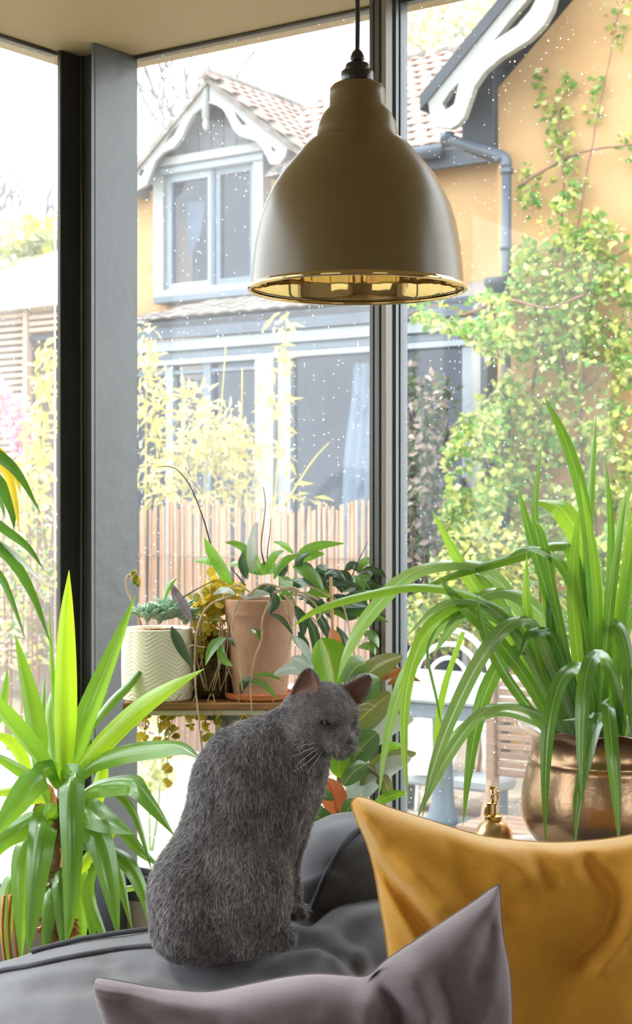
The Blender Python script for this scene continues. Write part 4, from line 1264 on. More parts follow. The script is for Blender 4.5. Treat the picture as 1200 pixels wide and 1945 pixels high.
leafy('brushwood', 'tangle of brown and green scrub below the pink blossom', 'scrub',
      [(40, 1000, 9.8, 80, 80, .4, 380), (30, 1120, 9.8, 90, 80, .4, 380), (60, 1080, 9.2, 50, 60, .3, 200), (0, 1230, 9.2, 120, 60, .4, 260)], .06, .42, [M_plume, M_hed, M_sh_y, M_sh_g], 40, 9.7, single=100, droop=.2,
      stems=[[(x, 1420, 0), (x + 5, 1150, 0), (x + dx, 900, 0)] for x, dx in ((10, -10), (40, 14), (70, 8), (90, -16), (55, -20))], stem_r=.008)
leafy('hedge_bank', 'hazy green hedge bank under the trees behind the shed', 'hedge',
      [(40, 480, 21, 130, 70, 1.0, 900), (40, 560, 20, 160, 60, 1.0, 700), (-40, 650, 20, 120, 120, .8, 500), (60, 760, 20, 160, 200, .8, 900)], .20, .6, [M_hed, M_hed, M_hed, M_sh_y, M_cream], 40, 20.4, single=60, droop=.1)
for i, (px, d, h, seed, lab) in enumerate(((62, 27, 3.2, 3, 'tall bare tree rising above the hedge bank at the left pane'), (12, 24, 2.5, 9, 'leaning bare tree at the left edge of the left pane'),
                                           (430, 24, 3.4, 5, 'bare tree standing behind the dormer apex'), (330, 30, 4.0, 14, 'thin bare tree rising left of the dormer'), (590, 28, 3.6, 21, 'bare tree rising behind the tiled roof ridge'))):
    b_ = P(px, 972, d); b_.z = GZ
    t = Thing('bare_tree', lab, 'tree', b_, group='bare trees behind the house')
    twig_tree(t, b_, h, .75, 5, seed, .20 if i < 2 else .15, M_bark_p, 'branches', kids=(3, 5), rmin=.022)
for px, d, lab, spec, mats in ((880, 19, 'tree with pale yellow new leaf above the tiled roof', [(850, 60, 19, 120, 60, 1.2, 900), (960, 20, 19, 90, 60, 1.0, 500), (800, 20, 19, 60, 70, 1.0, 300)], [M_cream, M_bam2, M_hed]),):
    b_ = P(px, 972, d); b_.z = GZ
    t = Thing('leafing_tree', lab, 'tree', b_)
    twig_tree(t, b_, 3.2, .6, 4, 31, .14, M_bark_p, 'branches')
    foliage(t, np.concatenate([px_blob(*s) for s in spec]), .11, .5, mats, single=0)

# ---- slatted shed with a white roof at the far left
PS = Plane(P(30, 972, 12.2))
sd = Thing('garden_shed', 'slatted timber garden shed with a white hipped roof at far left', 'shed', PS.w(0, .8, GZ))
M_slat = mat('pinkish_timber_slat', sr((206, 172, 150)), sr((224, 196, 176)), 12, rough=.8, rnd=.12, stretch=(1, 1, 12))
us0, us1 = PS.u(-190), PS.u(140)
z_e = PS.uz(30, 588)[1]
slat_me = make_mesh('slat', g_bbox((0, 0, 0), (PS.u(48) - us0, .03, .028), AXR, .004), M_slat, 'auto')
y_ = 600
while y_ < 1260:
    z_ = PS.uz(30, y_)[1]
    sd.inst('slat', slat_me, PS.w((us0 + PS.u(48)) / 2, 0, z_))
    y_ += 12.6
for y_ in (592, 606, 618, 630):
    sd.part('slat', PS.box(PS.u(57), us1, -.015, .015, PS.uz(30, y_)[1] - .018, PS.uz(30, y_)[1] + .014), M_slat, smooth=False)
for x in (52, -188, 138):
    sd.part('post', PS.box(PS.u(x) - .022, PS.u(x) + .022, -.03, .03, GZ, z_e), M_slat, smooth=False)
sd.part('back_wall', PS.box(us0, us1, .5, .55, GZ, z_e), mat('shed_lining', sr((176, 158, 146)), sr((190, 172, 160)), 6, rough=.9), smooth=False)
sd.part('lintel', PS.box(PS.u(40), us1, .0, .04, PS.uz(30, 652)[1], PS.uz(30, 642)[1]), M_slate_d, smooth=False)
ra, rb, rc_ = us0 - .1, us1 + .06, z_e + .02
um_ = PS.u(110)
sd.part('roof', ([PS.w(ra, -.12, rc_), PS.w(rb, -.12, rc_), PS.w(rb, .62, rc_), PS.w(ra, .62, rc_), PS.w(um_ - .25, .25, rc_ + .45), PS.w(um_ + .1, .25, rc_ + .45), PS.w(ra, -.12, rc_ - .03), PS.w(rb, -.12, rc_ - .03), PS.w(rb, .62, rc_ - .03), PS.w(ra, .62, rc_ - .03)],
        [(0, 1, 5, 4), (1, 2, 5), (2, 3, 4, 5), (3, 0, 4), (0, 6, 7, 1), (1, 7, 8, 2), (2, 8, 9, 3), (3, 9, 6, 0), (6, 9, 8, 7)]), M_white, smooth=False)

# ---- outdoor furniture
M_galv = mat('pale_galvanised_metal', sr((164, 176, 184)), sr((188, 196, 202)), 9, rough=.4, spec=.5)
M_enam = mat('white_enamel', (.80, .82, .82), (.84, .86, .86), 5, rough=.25)
M_tabg = mat('blue_grey_iron', sr((120, 138, 152)), sr((136, 154, 168)), 8, rough=.5)
tz = 0.70
tb = Thing('outdoor_table', 'pale metal garden table on a blue-grey pedestal outside the right pane', 'table', Vector((P(850, 972, 6.6).x, 6.6, GZ)))
tc_ = Vector((P(845, 972, 6.55).x, 6.55, 0))
tb.part('tabletop', g_bbox(tc_ + Z * (tz - .012), (1.05, .95, .024), AXR, .01), M_galv, smooth='auto')
tb.part('apron', g_bbox(tc_ + Z * (tz - .06), (.94, .84, .06), AXR, .006), M_tabg, smooth='auto')
tb.part('pedestal', g_lathe([(.06, GZ + .10), (.07, GZ + .14), (.05, GZ + .2), (.042, .35), (.05, tz - .12), (.075, tz - .09)], tc_ + Vector((.015, .3, 0)), 16), M_tabg)
tb.part('pedestal_base', g_bbox(tc_ + Vector((-.02, .30, GZ + .055)), (.34, .30, .11), None, .012), M_tabg, smooth='auto')
bn = Thing('garden_bench', 'low grey metal bench under the garden table', 'bench', Vector((P(850, 972, 7.45).x, 7.45, GZ)))
bc = Vector((P(852, 972, 7.45).x, 7.45, 0)); bzt = CH - (1467 - CY) / FPX * 7.45
bn.part('seat', g_bbox(bc + Z * (bzt - .03), (.62, .2, .06), AXR, .015), M_galv, smooth='auto')
for sgn in (-.25, .25):
    bn.part('leg', g_bbox(bc + U * sgn + Z * ((bzt - .06 + GZ) / 2), (.05, .16, bzt - .06 - GZ), AXR, .008), M_tabg, smooth='auto')
wc = Thing('enamel_bucket', 'white enamel bucket with lid and curved handle on the low bench', 'bucket', Vector((P(806, 972, 7.42).x, 7.42, bzt)))
k = pxm(7.42)
wb = wc.part('body', g_lathe([(.001, 0), (.060, 0), (.064, .01), (.078, .20), (.083, .205), (.083, .215), (.001, .215)], wc.b, 28), M_enam, smooth='auto')
wc.part('lid', g_lathe([(.085, .215), (.084, .225), (.05, .24), (.02, .245), (.018, .26), (.001, .265)], wc.b, 28), M_enam, smooth='auto')
wc.part('handle', g_tube([wc.b + Vector(v) for v in smooth_pts([(.075, -.02, .17), (.12, -.03, .17), (.145, -.03, .13), (.12, -.03, .03), (.11, -.03, -.0)], 14)], .009, 8), M_enam)
ch = Thing('metal_chair', 'white arched metal garden chair behind the garden table', 'chair', Vector((P(850, 972, 7.85).x, 7.85, GZ)))
cb = ch.b
def arch(w, h, z0, y, r, nm):
    pts = [cb + Vector((-w / 2, y, z0))] + [cb + Vector((w / 2 * -math.cos(a), y, z0 + (h - z0) * math.sin(a) ** .6)) for a in np.linspace(.12, math.pi - .12, 15)] + [cb + Vector((w / 2, y, z0))]
    ch.part(nm, g_tube(pts, r, 8), M_enam)
hc = CH - (1196 - CY) / FPX * 7.85 - GZ
arch(.46, hc, .42, 0, .015, 'back_hoop'); arch(.36, hc - .07, .42, 0.0, .012, 'back_hoop'); arch(.24, hc - .14, .42, 0.0, .010, 'back_hoop')
ch.part('seat', g_lathe([(.001, .42), (.21, .42), (.22, .43), (.21, .445), (.001, .445)], cb + Vector((0, -.2, 0)), 28), M_enam, smooth='auto')
for sx, sy in ((-.18, -.36), (.18, -.36), (-.2, -.02), (.2, -.02)):
    ch.part('leg', g_tube([cb + Vector((sx, sy, 0)), cb + Vector((sx * .85, sy * .95, .43))], .012, 8), M_enam)
# slatted folding chair
M_teak = mat('brown_weathered_teak', sr((146, 118, 98)), sr((170, 142, 122)), 16, rough=.75, rnd=.1, stretch=(1, 1, 14))
fc = Thing('folding_chair', 'brown slatted wooden folding chair outside behind the brass pot', 'chair', Vector((P(1010, 972, 5.1).x, 5.1, GZ)))
PC = Plane(P(937, 972, 5.0))
def cu(px): return PC.u(px)
zt_ = PC.uz(937, 1281)[1]
fc.part('back_post', PC.box(cu(927), cu(944), -.02, .02, GZ, zt_), M_teak, smooth=False)
fc.part('back_post', PC.box(cu(1155), cu(1172), -.02, .02, GZ, zt_), M_teak, smooth=False)
y_ = 1290
while y_ < 1470:
    z_ = PC.uz(937, y_ + 6)[1]
    fc.part('slat', PC.box(cu(944), cu(1155), -.008, .008, z_ - .0098, z_ + .0098, .002), M_teak, smooth=False)
    y_ += 17
zs = PC.uz(937, 1545)[1]
for i in range(4):
    fc.part('seat_slat', PC.box(cu(930), cu(1168), -.22 + i * .06, -.175 + i * .06, zs - .02, zs, .003), M_teak, smooth=False)
for x in (935, 1163):
    fc.part('front_leg', g_tube([PC.w(cu(x), -.25, GZ), PC.w(cu(x), .0, zs + .12)], .016, 6), M_teak)
    fc.part('seat_rail', PC.box(cu(x) - .015, cu(x) + .015, -.22, .02, zs - .05, zs - .02), M_teak, smooth=False)
# low garden wall of stone blocks
gw = Thing('garden_wall', 'low pale stone block wall behind the long-leaved plant', 'wall', Vector((P(1100, 972, 6.9).x, 6.9, GZ)))
PQ = Plane(P(1100, 972, 6.9))
M_stone = mat('pale_stone_block', sr((176, 168, 156)), sr((200, 192, 180)), 9, rough=.9, rnd=.15, bump=.3, bscale=30)
stone_me = make_mesh('stone_block', g_bbox((0, 0, 0), (.235, .16, .085), AXR, .012), M_stone, 'auto')
zw = PQ.uz(1100, 1235)[1]
r_ = 0
z_ = zw - .045
while z_ > GZ:
    for i in range(7):
        fx_ = PQ.u(1005) + .12 + i * .245 + (.12 if r_ % 2 else 0)
        gw.inst('stone_block', stone_me, PQ.w(fx_, random.uniform(-.008, .008), z_))
    z_ -= .095; r_ += 1
gw.part('mortar', PQ.box(PQ.u(1005) + .02, PQ.u(1005) + 1.8, -.06, .06, GZ, zw - .02), M_stone, smooth=False)

sr = _sr_full
LF = lambda n, a, b, **k: leaf_mat(n, sr(a), sr(b), **k)
# ================================================================== CAT
CD = 2.20
def cp(px, py, d=CD):
    v = P(px, py, d); return np.array((v.x, v.y, v.z))
KM = pxm(CD)
def sd_ell(p, c, r, R=None):
    q = p - np.asarray(c)
    if R is not None: q = q @ np.asarray(R)          # columns of R are the local axes
    r = np.asarray(r, float)
    k0 = np.linalg.norm(q / r, axis=1); k1 = np.linalg.norm(q / (r * r), axis=1) + 1e-9
    return k0 * (k0 - 1) / k1
def sd_cone(p, a, b, r1, r2):
    a = np.asarray(a); b = np.asarray(b); ba = b - a; L2 = ba @ ba
    h = np.clip(((p - a) @ ba) / L2, 0, 1)
    h = h * h * (3 - 2 * h) * .3 + h * .7
    return np.linalg.norm(p - a - h[:, None] * ba, axis=1) - (r1 + (r2 - r1) * h)
def smin(a, b, k):
    h = np.clip(.5 + .5 * (b - a) / k, 0, 1)
    return b + (a - b) * h - k * h * (1 - h)
def smax(a, b, k): return -smin(-a, -b, k)

# head frame
Hc = cp(612, 1362, 2.195)
yaw, pit = math.radians(38), math.radians(10)
Hf = np.array((math.sin(yaw) * math.cos(pit), -math.cos(yaw) * math.cos(pit), -math.sin(pit)))
Hs = np.cross(Hf, (0, 0, 1.)); Hs /= np.linalg.norm(Hs)
Hu = np.cross(Hs, Hf)
HR = np.stack([Hs, Hf, Hu], axis=1)
def hp(s, f, u): return Hc + Hs * s + Hf * f + Hu * u

EARS = []
def ear_frame(base, tip, opening):
    a = tip - base; L = np.linalg.norm(a); a = a / L
    o = np.asarray(opening, float); o = o - a * (o @ a); o /= np.linalg.norm(o)
    w = np.cross(a, o)
    return base, L, np.stack([w, o, a], axis=1)
EARS.append((*ear_frame(hp(.027, -.004, .024), cp(586, 1268, 2.185), (-.35, -.90, .05)), .0285))
EARS.append((*ear_frame(hp(-.030, .006, .022), cp(705, 1283, 2.20), (-.25, -.80, -.45)), .0215))
def sd_ear(p, e):
    base, L, R, hw = e
    q = (p - base) @ R
    t = np.clip(q[:, 2] / L, -.25, 1)
    w = hw * np.clip(1.02 - t, 0.02, 1.3) ** .52 * (1 - .06 * t)
    th = .45 * w + .0015
    rad = np.sqrt((q[:, 0] / w) ** 2 + (q[:, 1] / th) ** 2)
    d = (rad - 1) * np.minimum(w, th) * .8
    d = smax(d, (q[:, 2] - L) * .9, .004)
    d = np.maximum(d, -q[:, 2] - .012)
    wi = np.maximum(w - .0030, .0005)
    ti = np.maximum(th * 1.25, .001)
    ri = np.sqrt((q[:, 0] / wi) ** 2 + ((q[:, 1] - th * .95) / ti) ** 2)
    di = (ri - 1) * np.minimum(wi, ti) * .8
    di = np.maximum(di, -(q[:, 2] - .006))
    di = np.maximum(di, q[:, 2] - L * .95)
    return smax(d, -di, .0018)

def cat_sdf(p):
    k = KM
    d = sd_ell(p, cp(417, 1702, 2.20), (126 * k, .098, 116 * k))
    d = smin(d, sd_cone(p, cp(424, 1680, 2.20), cp(476, 1505, 2.215), 114 * k, 106 * k), .03)
    d = smin(d, sd_ell(p, cp(487, 1486, 2.22), (117 * k, .078, 102 * k)), .025)
    d = smin(d, sd_cone(p, cp(500, 1462, 2.222), cp(588, 1378, 2.21), 90 * k, 60 * k), .03)
    d = smin(d, sd_cone(p, cp(558, 1440, 2.235), cp(534, 1572, 2.25), 60 * k, 50 * k), .03)
    # shoulder blade and thigh
    d = smin(d, sd_ell(p, cp(525, 1520, 2.185), (46 * k, .040, 82 * k)), .03)
    d = smin(d, sd_ell(p, cp(474, 1700, 2.138), (76 * k, .052, 96 * k)), .022)
    d = smin(d, sd_ell(p, cp(365, 1715, 2.185), (68 * k, .075, 92 * k)), .03)
    d = smin(d, sd_ell(p, cp(358, 1772, 2.19), (64 * k, .075, 44 * k)), .02)
    # front legs and paws
    for dx, dd in ((0, 0), (-30, .045)):
        d = smin(d, sd_cone(p, cp(532 + dx, 1560, 2.245 + dd), cp(546 + dx, 1690, 2.262 + dd), 40 * k, 22 * k), .02)
        d = smin(d, sd_cone(p, cp(546 + dx, 1690, 2.262 + dd), cp(553 + dx, 1722, 2.255 + dd), 22 * k, 19 * k), .012)
        d = smin(d, sd_ell(p, cp(562 + dx, 1729, 2.25 + dd), (21 * k, .017, 14 * k)), .008)
        for tx in (-1, 0, 1):
            d = smin(d, sd_ell(p, cp(573 + dx + (2 if tx == 0 else 0), 1731, 2.25 + dd + tx * .010), (10 * k, .0065, 11 * k)), .004)
    # hind foot
    d = smin(d, sd_cone(p, cp(470, 1796, 2.125), cp(530, 1781, 2.135), 20 * k, 18 * k), .012)
    d = smin(d, sd_ell(p, cp(536, 1779, 2.135), (20 * k, .019, 19 * k)), .008)
    for tx in (-1, 0, 1):
        d = smin(d, sd_ell(p, cp(548, 1780 + tx * 3, 2.135 + tx * .011), (11 * k, .0072, 13 * k)), .0045)
    # tail lying round the far side
    tl = [cp(330, 1775, 2.27), cp(400, 1768, 2.32), cp(480, 1762, 2.335), cp(540, 1757, 2.33)]
    for a, b, r1, r2 in zip(tl[:-1], tl[1:], (17, 15, 13), (15, 13, 10)):
        d = smin(d, sd_cone(p, a, b, r1 * k, r2 * k), .012)
    # head
    h = sd_ell(p, hp(0, -.002, .003), (.0485, .050, .0455), HR)
    for s in (-1, 1):
        h = smin(h, sd_ell(p, hp(s * .025, .012, -.018), (.025, .026, .022), HR), .014)
        h = smin(h, sd_ell(p, hp(s * .0185, .036, .0135), (.013, .010, .009), HR), .010)
        h = smin(h, sd_ell(p, hp(s * .0095, .050, -.0245), (.0125, .011, .0095), HR), .006)
    h = smin(h, sd_ell(p, hp(0, .040, -.021), (.021, .021, .017), HR), .012)
    h = smin(h, sd_cone(p, hp(0, .028, .012), hp(0, .0560, -.0135), .0145, .0075), .009)
    h = smin(h, sd_ell(p, hp(0, .045, -.0365), (.0115, .0115, .0085), HR), .007)
    for s in (-1, 1):                                             # eye hollows under the brow
        h = smax(h, -sd_ell(p, hp(s * .0225, .0515, -.0005), (.0125, .0085, .0058), HR), .008)
    for s in (-1, 1):                                             # mouth line
        h = smax(h, -sd_cone(p, hp(0, .064, -.0285), hp(s * .020, .050, -.0335), .0012, .0012), .003)
    h = smax(h, -sd_cone(p, hp(0, .066, -.020), hp(0, .064, -.0285), .0010, .0010), .0025)
    for e in EARS:
        h = smin(h, sd_ear(p, e), .006)
    return smin(d, h, .018)

def surface_nets(fn, lo, hi, step):
    n = np.ceil((np.array(hi) - np.array(lo)) / step).astype(int) + 1
    ax = [lo[i] + np.arange(n[i]) * step for i in range(3)]
    Fv = np.empty(n, dtype=np.float32)
    for i in range(0, n[0], 12):
        gx = np.stack(np.meshgrid(ax[0][i:i + 12], ax[1], ax[2], indexing='ij'), axis=-1)
        Fv[i:i + 12] = fn(gx.reshape(-1, 3)).reshape(gx.shape[:3])
    c = n - 1
    S = Fv < 0
    acc = np.zeros((*c, 3)); cnt = np.zeros(c)
    sl = lambda o: tuple(slice(o[i], o[i] + c[i]) for i in range(3))
    for a in range(3):
        o1, o2 = [e for e in range(3) if e != a]
        for p in (0, 1):
            for q in (0, 1):
                A = [0, 0, 0]; A[o1] = p; A[o2] = q; B_ = list(A); B_[a] = 1
                fa, fb = Fv[sl(A)], Fv[sl(B_)]
                m = (fa < 0) != (fb < 0)
                t = np.where(m, fa / np.where(m, fa - fb, 1), 0)
                cnt += m
                for e in range(3):
                    acc[..., e] += m * (A[e] + (t if e == a else 0))
    act = cnt > 0
    idx = -np.ones(c, dtype=np.int64); idx[act] = np.arange(act.sum())
    ijk = np.argwhere(act)
    V = (ijk + acc[act] / cnt[act][:, None]) * step + np.array(lo)
    quads = []
    for a in range(3):
        o1, o2 = [(1, 2), (2, 0), (0, 1)][a]
        s0 = [slice(1, c[e]) for e in range(3)]; s0[a] = slice(0, c[a]); s1 = list(s0); s1[a] = slice(1, c[a] + 1)
        A = S[tuple(s0)]; B_ = S[tuple(s1)]
        ch_ = np.argwhere(A != B_)
        if len(ch_) == 0: continue
        fl = A[A != B_]
        base = ch_.copy()
        for e in range(3):
            if e != a: base[:, e] += 1
        def cell(d1, d2):
            k = base.copy(); k[:, o1] -= d1; k[:, o2] -= d2
            return idx[k[:, 0], k[:, 1], k[:, 2]]
        q = np.stack([cell(1, 1), cell(0, 1), cell(0, 0), cell(1, 0)], axis=1)
        q[~fl] = q[~fl][:, ::-1]
        quads.append(q)
    Q = np.concatenate(quads)
    Q = Q[(Q >= 0).all(axis=1)]
    for _ in range(3):                                            # settle the vertices onto the surface
        f0 = fn(V); g_ = np.empty_like(V); e = step * .25
        for a in range(3):
            dv = np.zeros(3); dv[a] = e
            g_[:, a] = (fn(V + dv) - fn(V - dv)) / (2 * e)
        gl = (g_ ** 2).sum(axis=1)[:, None] + 1e-6
        mv = g_ * (f0[:, None] / gl)
        ml = np.linalg.norm(mv, axis=1)[:, None]
        V -= mv * np.minimum(1, .5 * step / (ml + 1e-9)) * .9
    nrm = g_ / (np.linalg.norm(g_, axis=1)[:, None] + 1e-9)
    return V, Q, nrm

lo = cp(270, 1850, 2.02); hi = cp(730, 1255, 2.38)
lo = np.array((lo[0] - .01, 2.03, CH - (1842 - CY) * KM)); hi = np.array((hi[0] + .002, 2.37, CH + (CY - 1262) * KM))
CV, CQ, CN = surface_nets(cat_sdf, lo, hi, .0027)
# regions
def in_ear(p):
    m = np.zeros(len(p))
    for base, L, R, hw in EARS:
        q = (p - base) @ R
        t = np.clip(q[:, 2] / L, 0, 1)
        w = hw * np.clip(1.02 - t, .02, 1.3) ** .52
        ins = (q[:, 2] > .004) & (q[:, 2] < L * .97) & (np.abs(q[:, 0]) < w * .95) & (q[:, 1] > -.0035) & (q[:, 1] < .011)
        nn = ((CN if len(p) == len(CN) else np.zeros_like(p)) @ R)[:, 1]
        m = np.maximum(m, ins * (nn > .25))
    return m
earm = in_ear(CV)
hl = (CV - Hc) @ HR
nosem = (np.linalg.norm((hl - np.array((0, .0625, -.0165))) / np.array((.0062, .006, .0048)), axis=1) < 1).astype(float)
headm = np.clip(1 - (np.linalg.norm(hl, axis=1) - .05) / .02, 0, 1)
muz = np.clip(1.3 - np.linalg.norm((hl - np.array((0, .048, -.028))) / np.array((.024, .024, .016)), axis=1), 0, 1)
eyed = np.zeros(len(CV))
for s in (-1, 1):
    eyed = np.maximum(eyed, np.clip(1.25 - np.linalg.norm((hl - np.array((s * .0215, .045, 0))) / np.array((.013, .012, .0075)), axis=1), 0, 1))
base_c = np.array((.150, .139, .142))
cc = np.tile(base_c, (len(CV), 1))
cc = cc * (1 - muz[:, None] * .0) + np.array((.05, .05, .055)) * muz[:, None]
cc = cc * (1 - .7 * eyed[:, None])
cc = np.where(earm[:, None] > 0, np.array((.150, .078, .055)), cc)
cc = np.where(nosem[:, None] > 0, np.array((.030, .027, .030)), cc)
def fur_mat(name, trans, rough):
    m, nt, b, out = _nt(name)
    at = nt.nodes.new('ShaderNodeAttribute'); at.attribute_name = 'Col'
    nz = _noise(nt, 55, 4)
    hs_ = nt.nodes.new('ShaderNodeHueSaturation')
    nt.links.new(_math(nt, 'MULTIPLY_ADD', nz.outputs['Fac'], .9, .55), hs_.inputs['Value']); nt.links.new(at.outputs['Color'], hs_.inputs['Color'])
    nt.links.new(hs_.outputs[0], b.inputs['Base Color'])
    b.inputs['Roughness'].default_value = rough; b.inputs['Specular IOR Level'].default_value = .35
    b.inputs['Sheen Weight'].default_value = .25
    tr = nt.nodes.new('ShaderNodeBsdfTranslucent'); nt.links.new(hs_.outputs[0], tr.inputs[0])
    ms = nt.nodes.new('ShaderNodeMixShader'); ms.inputs[0].default_value = trans
    nt.links.new(b.outputs[0], ms.inputs[1]); nt.links.new(tr.outputs[0], ms.inputs[2]); nt.links.new(ms.outputs[0], out.inputs[0])
    return m
M_cat = fur_mat('grey_cat_coat', .0, .8)
M_fur = fur_mat('grey_cat_fur', .25, .5)
cat = Thing('cat', 'grey short-haired cat sitting on the sofa back, head turned right', 'cat', Vector(cp(430, 1812, 2.2)))
def raw_mesh(name, V, Fq, mt, cols=None, smooth=True, origin=cat.b):
    k = Fq.shape[1]
    me = bpy.data.meshes.new(name)
    me.vertices.add(len(V)); me.vertices.foreach_set('co', (V - np.array(origin)).astype(np.float32).ravel())
    me.loops.add(Fq.size); me.loops.foreach_set('vertex_index', Fq.astype(np.int32).ravel())
    me.polygons.add(len(Fq)); me.polygons.foreach_set('loop_start', np.arange(0, Fq.size, k, dtype=np.int32)); me.polygons.foreach_set('loop_total', np.full(len(Fq), k, dtype=np.int32))
    me.polygons.foreach_set('use_smooth', np.full(len(Fq), smooth))
    if cols is not None:
        ca = me.color_attributes.new('Col', 'FLOAT_COLOR', 'POINT')
        ca.data.foreach_set('color', np.concatenate([cols, np.ones((len(cols), 1))], axis=1).astype(np.float32).ravel())
    me.materials.append(mt)
    me.update(); me.validate()
    return me
body = link('body', raw_mesh('body', CV, CQ, M_cat, cc), cat.o)
# fur: short tapering strands over the coat
NF = 95000
tri = np.concatenate([CQ[:, [0, 1, 2]], CQ[:, [0, 2, 3]]])
ar = np.linalg.norm(np.cross(CV[tri[:, 1]] - CV[tri[:, 0]], CV[tri[:, 2]] - CV[tri[:, 0]]), axis=1)
hd = headm[tri[:, 0]]
wgt = ar * (1 + 1.2 * hd) * (1 - earm[tri[:, 0]] * .85) * (1 - nosem[tri[:, 0]])
ti_ = RNG.choice(len(tri), NF, p=wgt / wgt.sum())
b1, b2 = RNG.uniform(size=NF), RNG.uniform(size=NF)
fl_ = b1 + b2 > 1; b1[fl_] = 1 - b1[fl_]; b2[fl_] = 1 - b2[fl_]
tt = tri[ti_]
ip = lambda A: A[tt[:, 0]] * (1 - b1 - b2)[:, None] + A[tt[:, 1]] * b1[:, None] + A[tt[:, 2]] * b2[:, None]
fp, fn_ = ip(CV), ip(CN)
fn_ /= np.linalg.norm(fn_, axis=1)[:, None] + 1e-9
fcol = ip(cc); hm = (headm[:, None])[tt[:, 0], 0]; em = earm[tt[:, 0]]
hl2 = (fp - Hc) @ HR
flow_b = np.array((-.12, .0, -1.)) + .8 * (fp - cp(470, 1560, 2.2)) * np.array((4, 4, 0))
flow_h = -Hf + ((hl2[:, :1] * 8) * Hs) + ((hl2[:, 2:] * 6) * Hu)
flow = flow_b * (1 - hm)[:, None] + flow_h * hm[:, None]
swirl = np.array([mnoise.noise_vector(Vector(q * 30)) for q in fp])
flow = flow / (np.linalg.norm(flow, axis=1)[:, None] + 1e-9) + swirl * .55 + RNG.normal(size=(NF, 3)) * .22
tang = flow - fn_ * (flow * fn_).sum(axis=1)[:, None]
tang /= np.linalg.norm(tang, axis=1)[:, None] + 1e-9
ln = (.0105 * (1 - hm) + .0050 * hm) * (1 - .6 * em) * RNG.uniform(.6, 1.25, NF)
ln *= 1 - .5 * np.clip(1.2 - np.linalg.norm((hl2 - np.array((0, .055, -.018))) / .02, axis=1), 0, 1)
lift = RNG.uniform(.22, .5, NF)[:, None]
d1 = tang * (1 - lift) + fn_ * lift; d1 /= np.linalg.norm(d1, axis=1)[:, None]
d2 = tang * (1 - lift * .4) + fn_ * lift * .4; d2 /= np.linalg.norm(d2, axis=1)[:, None]
sd_ = np.cross(d1, fn_) + RNG.normal(size=(NF, 3)) * .3; sd_ /= np.linalg.norm(sd_, axis=1)[:, None] + 1e-9
wd_ = (.00055 * (1 - .35 * hm))[:, None]
p0 = fp - fn_ * .0006
p1 = p0 + d1 * (ln * .55)[:, None]; p2 = p1 + d2 * (ln * .45)[:, None]
FVv = np.stack([p0 - sd_ * wd_, p0 + sd_ * wd_, p1 - sd_ * wd_ * .7, p1 + sd_ * wd_ * .7, p2], axis=1).reshape(-1, 3)
o_ = np.arange(NF)[:, None] * 5
FT = np.concatenate([o_ + np.array((0, 1, 3)), o_ + np.array((0, 3, 2)), o_ + np.array((2, 3, 4))])
clump = np.array([mnoise.noise(Vector((q[0] * 150, q[1] * 150, q[2] * 55))) + .6 * mnoise.noise(Vector(q * 28)) for q in fp])
vr = (1 + .75 * clump + RNG.normal(size=NF) * .28).clip(.22, 2.6)[:, None]
warm = RNG.uniform(-.06, .08, NF)[:, None] * np.array((1, .2, -1))
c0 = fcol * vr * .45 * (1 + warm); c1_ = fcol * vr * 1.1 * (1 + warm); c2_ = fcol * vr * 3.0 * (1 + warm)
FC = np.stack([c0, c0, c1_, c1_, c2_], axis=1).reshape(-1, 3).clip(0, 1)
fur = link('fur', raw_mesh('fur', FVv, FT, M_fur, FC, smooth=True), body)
fur['kind'] = 'stuff'
# eyes, whiskers
cbv = BVHTree.FromPolygons([Vector(v) for v in CV], [tuple(q) for q in CQ])
M_eye = mat('dark_eye', (.012, .012, .010), (.02, .022, .016), 60, rough=.08, spec=.8)
M_iris = mat('grey_green_iris', (.10, .12, .09), (.15, .17, .13), 200, rough=.1, spec=.8)
def eye(px, py, hw, hh, tilt, nm):
    p, n_ = cast(cbv, px, py)
    v = Vector((p.x, p.y, p.z - CH)).normalized()
    ax_ = Vector((math.cos(tilt), 0, math.sin(tilt))); ax_ = (ax_ - n_ * ax_.dot(n_)).normalized()
    up_ = n_.cross(ax_)
    e = cat.part('eye', g_ball(p + n_ * .0000, (hw * KM, hh * KM, .0022), 16, 10, (ax_, up_, n_)), M_eye)
    cat.part('iris', g_ball(p + n_ * .0011 + ax_ * (-.0012 if nm else .0008) + up_ * .0004, (hw * KM * .36, hh * KM * .42, .0016), 12, 8, (ax_, up_, n_)), M_iris, parent=e)
eye(617.5, 1372.5, 13, 5.6, -.42, True)
eye(665, 1373, 9, 4.4, .42, False)
M_whisk = mat('pale_whisker', (.6, .56, .5), (.7, .66, .6), 10, rough=.4)
for pts in ([(604, 1417, 2.158), (585, 1424, 2.14), (565, 1433, 2.13), (549, 1438, 2.125)], [(606, 1421, 2.158), (588, 1432, 2.14), (572, 1446, 2.13), (560, 1458, 2.125)], [(609, 1425, 2.158), (592, 1441, 2.14), (578, 1453, 2.13), (556, 1466, 2.12)],
            [(612, 1427, 2.158), (602, 1443, 2.145), (592, 1456, 2.14), (583, 1470, 2.135)], [(607, 1411, 2.158), (590, 1413, 2.14), (570, 1417, 2.13)], [(676, 1342, 2.17), (692, 1337, 2.16), (706, 1338, 2.15), (716, 1344, 2.145)], [(679, 1350, 2.17), (695, 1347, 2.16), (710, 1350, 2.15)],
            [(662, 1416, 2.15), (676, 1420, 2.14), (690, 1428, 2.135)]):
    cat.part('whisker', g_tube([tuple(P(*q)) for q in smooth_pts(pts, 10)], [.00042 * (1 - .07 * i) for i in range(10)], 5), M_whisk)
